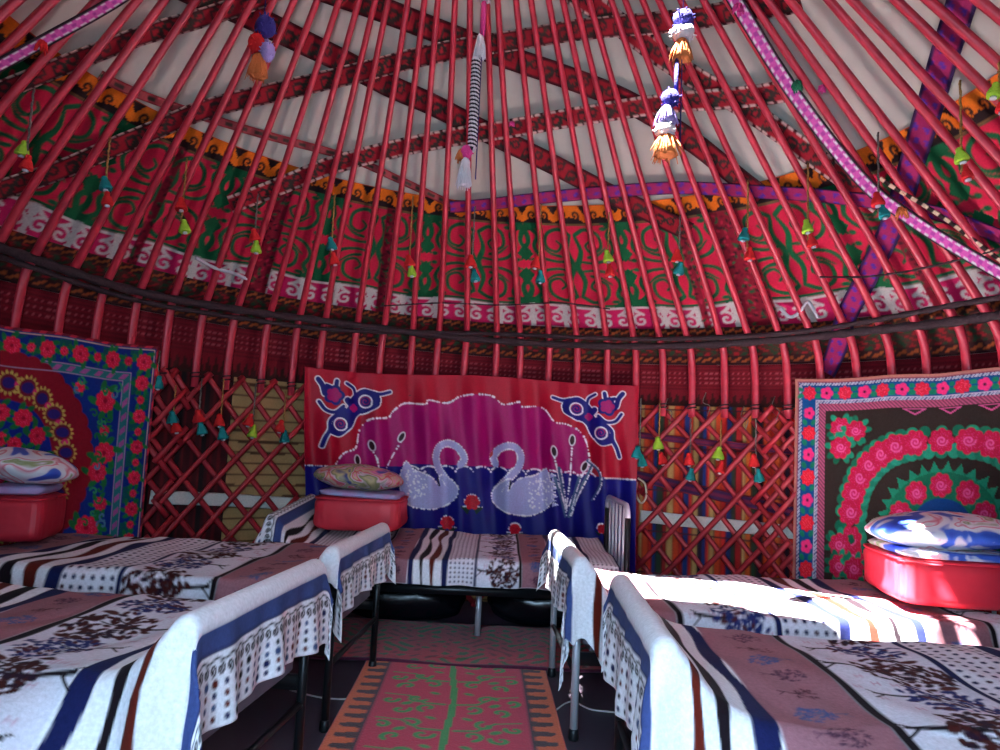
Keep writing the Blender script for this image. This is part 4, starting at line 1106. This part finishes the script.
def bundle(c, dims, rz, label, seed, rx=0.0):
    e = empty('bedding_bundle', c, label, 'bundle', 'red bedding bundles', rz)
    o = puff(dims[0], dims[1], dims[2], 7, 5.5, 64, 30, seed, .018).build('wrap', M_bag, e)
    mb = MB(); 
    pts = [(dims[0] * 1.0 * math.copysign(abs(math.cos(t)) ** (2 / 7), math.cos(t)), dims[1] * 1.0 * math.copysign(abs(math.sin(t)) ** (2 / 7), math.sin(t)), dims[2] * .82) for t in np.linspace(0, 2 * PI, 60)]
    mb.tube(pts, .006, 6); mb.build('piping', M_bag, e)
    e.rotation_euler = (rx, 0, rz); return e
def place(name, mb, mt, loc, rot, label, cat, group=None):
    o = mb.build(name, mt); o.location = loc; o.rotation_euler = rot; tag(o, label, cat, group); return o
# right: on the far right bed's head
bundle((2.15, 3.53, .67), (.27, .30, .115), math.radians(-10), 'large glossy red bedding bundle at the head of the far right bed', 1)
place('folded_quilt', puff(.25, .28, .022, 6, 4, seed=5, wr=.03), M_fl1, (2.15, 3.53, .79), (0, 0, math.radians(-10)), 'thin folded floral quilt between red bundle and pillow at right', 'quilt')
place('floral_pillow', puff(.33, .27, .088, 2.4, 1.9, seed=2, wr=.03, corner=.14), M_fl1, (2.15, 3.49, .885), (0, math.radians(-2), math.radians(-12)), 'blue and white floral pillow on the right red bundle', 'pillow', 'floral pillows')
# left
bundle((-2.36, 3.70, .742), (.13, .20, .115), math.radians(14), 'matte red bedding bundle at the left edge, blue quilt on top', 2)
place('folded_quilt', puff(.12, .18, .03, 6, 3, seed=6, wr=.03), M_bag2, (-2.37, 3.70, .88), (0, 0, math.radians(14)), 'pale blue folded quilt on the left red bundle', 'quilt')
place('floral_pillow', puff(.24, .20, .085, 1.9, 1.8, seed=3, wr=.03, corner=.25), M_fl1, (-2.34, 3.62, .995), (0, math.radians(8), math.radians(10)), 'blue and pink floral pillow at the left edge', 'pillow', 'floral pillows')
# middle, on the crosswise bed
bundle((-.86, 4.78, .73), (.275, .24, .112), math.radians(0), 'red bedding bundle on the crosswise bed before the swan hanging', 3)
place('folded_quilt', puff(.25, .24, .022, 6, 4, seed=7, wr=.03), M_bag2, (-.86, 4.78, .85), (0, math.radians(2), 0), 'thin pale quilt between the middle red bundle and its pillow', 'quilt')
place('floral_pillow', puff(.285, .22, .085, 2.8, 1.8, seed=4, wr=.03, corner=.1), M_fl2, (-.885, 4.74, .95), (0, math.radians(3), 0), 'yellowish pink floral pillow on the middle red bundle', 'pillow', 'floral pillows')

# ------------------------------------------------------------------ rugs on the floor
rA, rB = on_floor(325, 750), on_floor(570, 750); rC, rD = on_floor(372, 655), on_floor(541, 658)
print('rug', rA, rB, rC, rD)
Wr = .96; Lr = 3.0
cv = Cv(Wr, Lr, .0085, (196, 30, 72)); X, Y = cv.X, cv.Y
OR = (216, 92, 34); GN = (44, 150, 70)
for sg in (0, 1):
    f = (lambda x: x) if sg == 0 else (lambda x: Wr - x)
    a, b = sorted((f(0), f(.12))); cv.rect(a, b, 0, Lr, OR)
    a, b = sorted((f(.12), f(.135))); cv.rect(a, b, 0, Lr, (50, 16, 34))
    yy = .0
    while yy < Lr:
        cv.poly([(f(.12), yy), (f(.035), yy + .012), (f(.03), yy + .05), (f(.12), yy + .062)], (60, 20, 24)); yy += .105
cv.where(np.abs(X - Wr / 2 - .012 * np.sin(Y * 6)) < .016, GN)
rg = random.Random(5); yy = .05
while yy < Lr:
    for s_ in (-1, 1):
        c0 = Wr / 2
        for (ax_, ay, r) in ((.10, .05, .05), (.22, .02, .045), (.16, .17, .05), (.28, .14, .04)):
            cv.stroke(spiral(c0 + s_ * ax_, yy + ay, r, rg.uniform(0, 6), .85, s_), .022, GN, .014)
        cv.stroke([(c0 + s_ * .03, yy + .1), (c0 + s_ * .12, yy + .11), (c0 + s_ * .2, yy + .2), (c0 + s_ * .31, yy + .22)], .02, GN, .008)
        cv.ell(c0 + s_ * .2, yy + .1, .03, .018, GN, .6); cv.ell(c0 + s_ * .08, yy + .24, .026, .014, GN, -.5)
    yy += .31
U, Vv = X / Wr, Y / Lr
cxr = -.12 - .05 * (Vv); y0r = 1.12
P = np.stack([cxr + (X - Wr / 2), y0r + Y * .985, .012 + .0025 * np.sin(Y * 7 + X * 3)], -1)
tag(sheet('runner_rug', P, cv.c, M_rug, thick=.012), 'crimson felt runner with green ornament and orange toothed borders down the aisle', 'rug')
cv = Cv(2.5, .86, .012, (176, 22, 48)); X, Y = cv.X, cv.Y
q = np.sin(X * 37 + 2 * np.sin(Y * 23)) * np.sin(Y * 31 + 2 * np.sin(X * 21)); cv.where(q > .45, (44, 90, 48)); cv.where(q < -.7, (110, 14, 30))
cv.where((Y < .02), (90, 30, 60))
P = np.stack([-1.42 + X, 3.98 + Y + .02 * np.sin(X * 3), .024 + .004 * np.sin(X * 9) * (Y < .1) - .006 * np.clip((.15 - X) / .15, 0, 1)], -1)
tag(sheet('cross_rug', P, cv.c, M_rug, thick=.014), 'dark red and green patterned rug lying crosswise in front of the back bed', 'rug')

# ------------------------------------------------------------------ things under and around
M_sack = pbr('black_plastic', (8, 12, 20), .22, var=.1, bump=.5, bscale=9)
place('plastic_sack', puff(.42, .14, .13, 3, 2.6, seed=9, wr=.05), M_sack, (-.60, 4.98, .14), (0, 0, .05), 'glossy black plastic sack under the left half of the crosswise bed', 'sack', 'black sacks under the bed')
place('plastic_sack', puff(.42, .14, .13, 3, 2.6, seed=10, wr=.05), M_sack, (.42, 4.98, .14), (0, 0, -.05), 'glossy black plastic sack under the right half of the crosswise bed', 'sack', 'black sacks under the bed')
M_wire = pbr('white_wire', (210, 208, 204), .5)
def wire(pxs, r, label, z=.006, mt=M_wire):
    pts = [tuple(on_floor(x_, y_, z)) for x_, y_ in pxs]
    tag(MB().tube(smooth_line(pts, 8), r, 6).build('floor_wire', mt), label, 'wire')
wire([(556, 710), (566, 703), (575, 702), (590, 709), (612, 712), (660, 716)], .004, 'thin white wire on the floor by the right bed legs')
wire([(290, 690), (318, 697), (338, 699), (352, 699)], .004, 'thin white wire on the floor by the left bed legs')
# loop of cord on the right lattice beside the swan hanging
pts = [yurt(*hit(x_, y_, -.06), -.06) for x_, y_ in [(638, 478), (645, 484), (646, 497), (641, 503), (636, 494), (637, 482)]]
tag(MB().tube(smooth_line(pts, 6), .008, 6).build('cord_loop', pbr('cream_cord', (206, 196, 170), .8)), 'cream cord loop on the lattice right of the swan hanging', 'cord')
# stray white yarn lying over the felt edge
def yarn(pxs, r, label, c='white'):
    pts = [yurt(*hit(x_, y_, -.03), -.03) for x_, y_ in pxs]
    tag(MB().tube(smooth_line(pts, 6), [r] * ((len(pts) - 1) * 6 + 1), 6).build('white_yarn', YC[c]), label, 'yarn')
yarn([(196, 258), (215, 268), (233, 273), (247, 279)], .011, 'white yarn strand tied across the poles at left')
yarn([(780, 308), (790, 317), (800, 312), (808, 302), (818, 318)], .011, 'white yarn strand tied across the poles at right')
rg = random.Random(77)
for i, (x0_, y0_) in enumerate(((706, 392), (668, 398), (744, 406), (775, 396))):
    pts = [yurt(*hit(x0_ + dx_, y0_ + dy_, -.05), -.05) for dx_, dy_ in ((0, 0), (-3, 10), (4, 14), (1, 24))]
    tag(MB().tube(smooth_line(pts, 5), .003, 5).build('loose_thread', YC['grey']), 'grey loose thread on the lattice top, right wall, ' + ('left of' if i < 2 else 'right of') + ' the middle tassels', 'thread', 'loose threads')
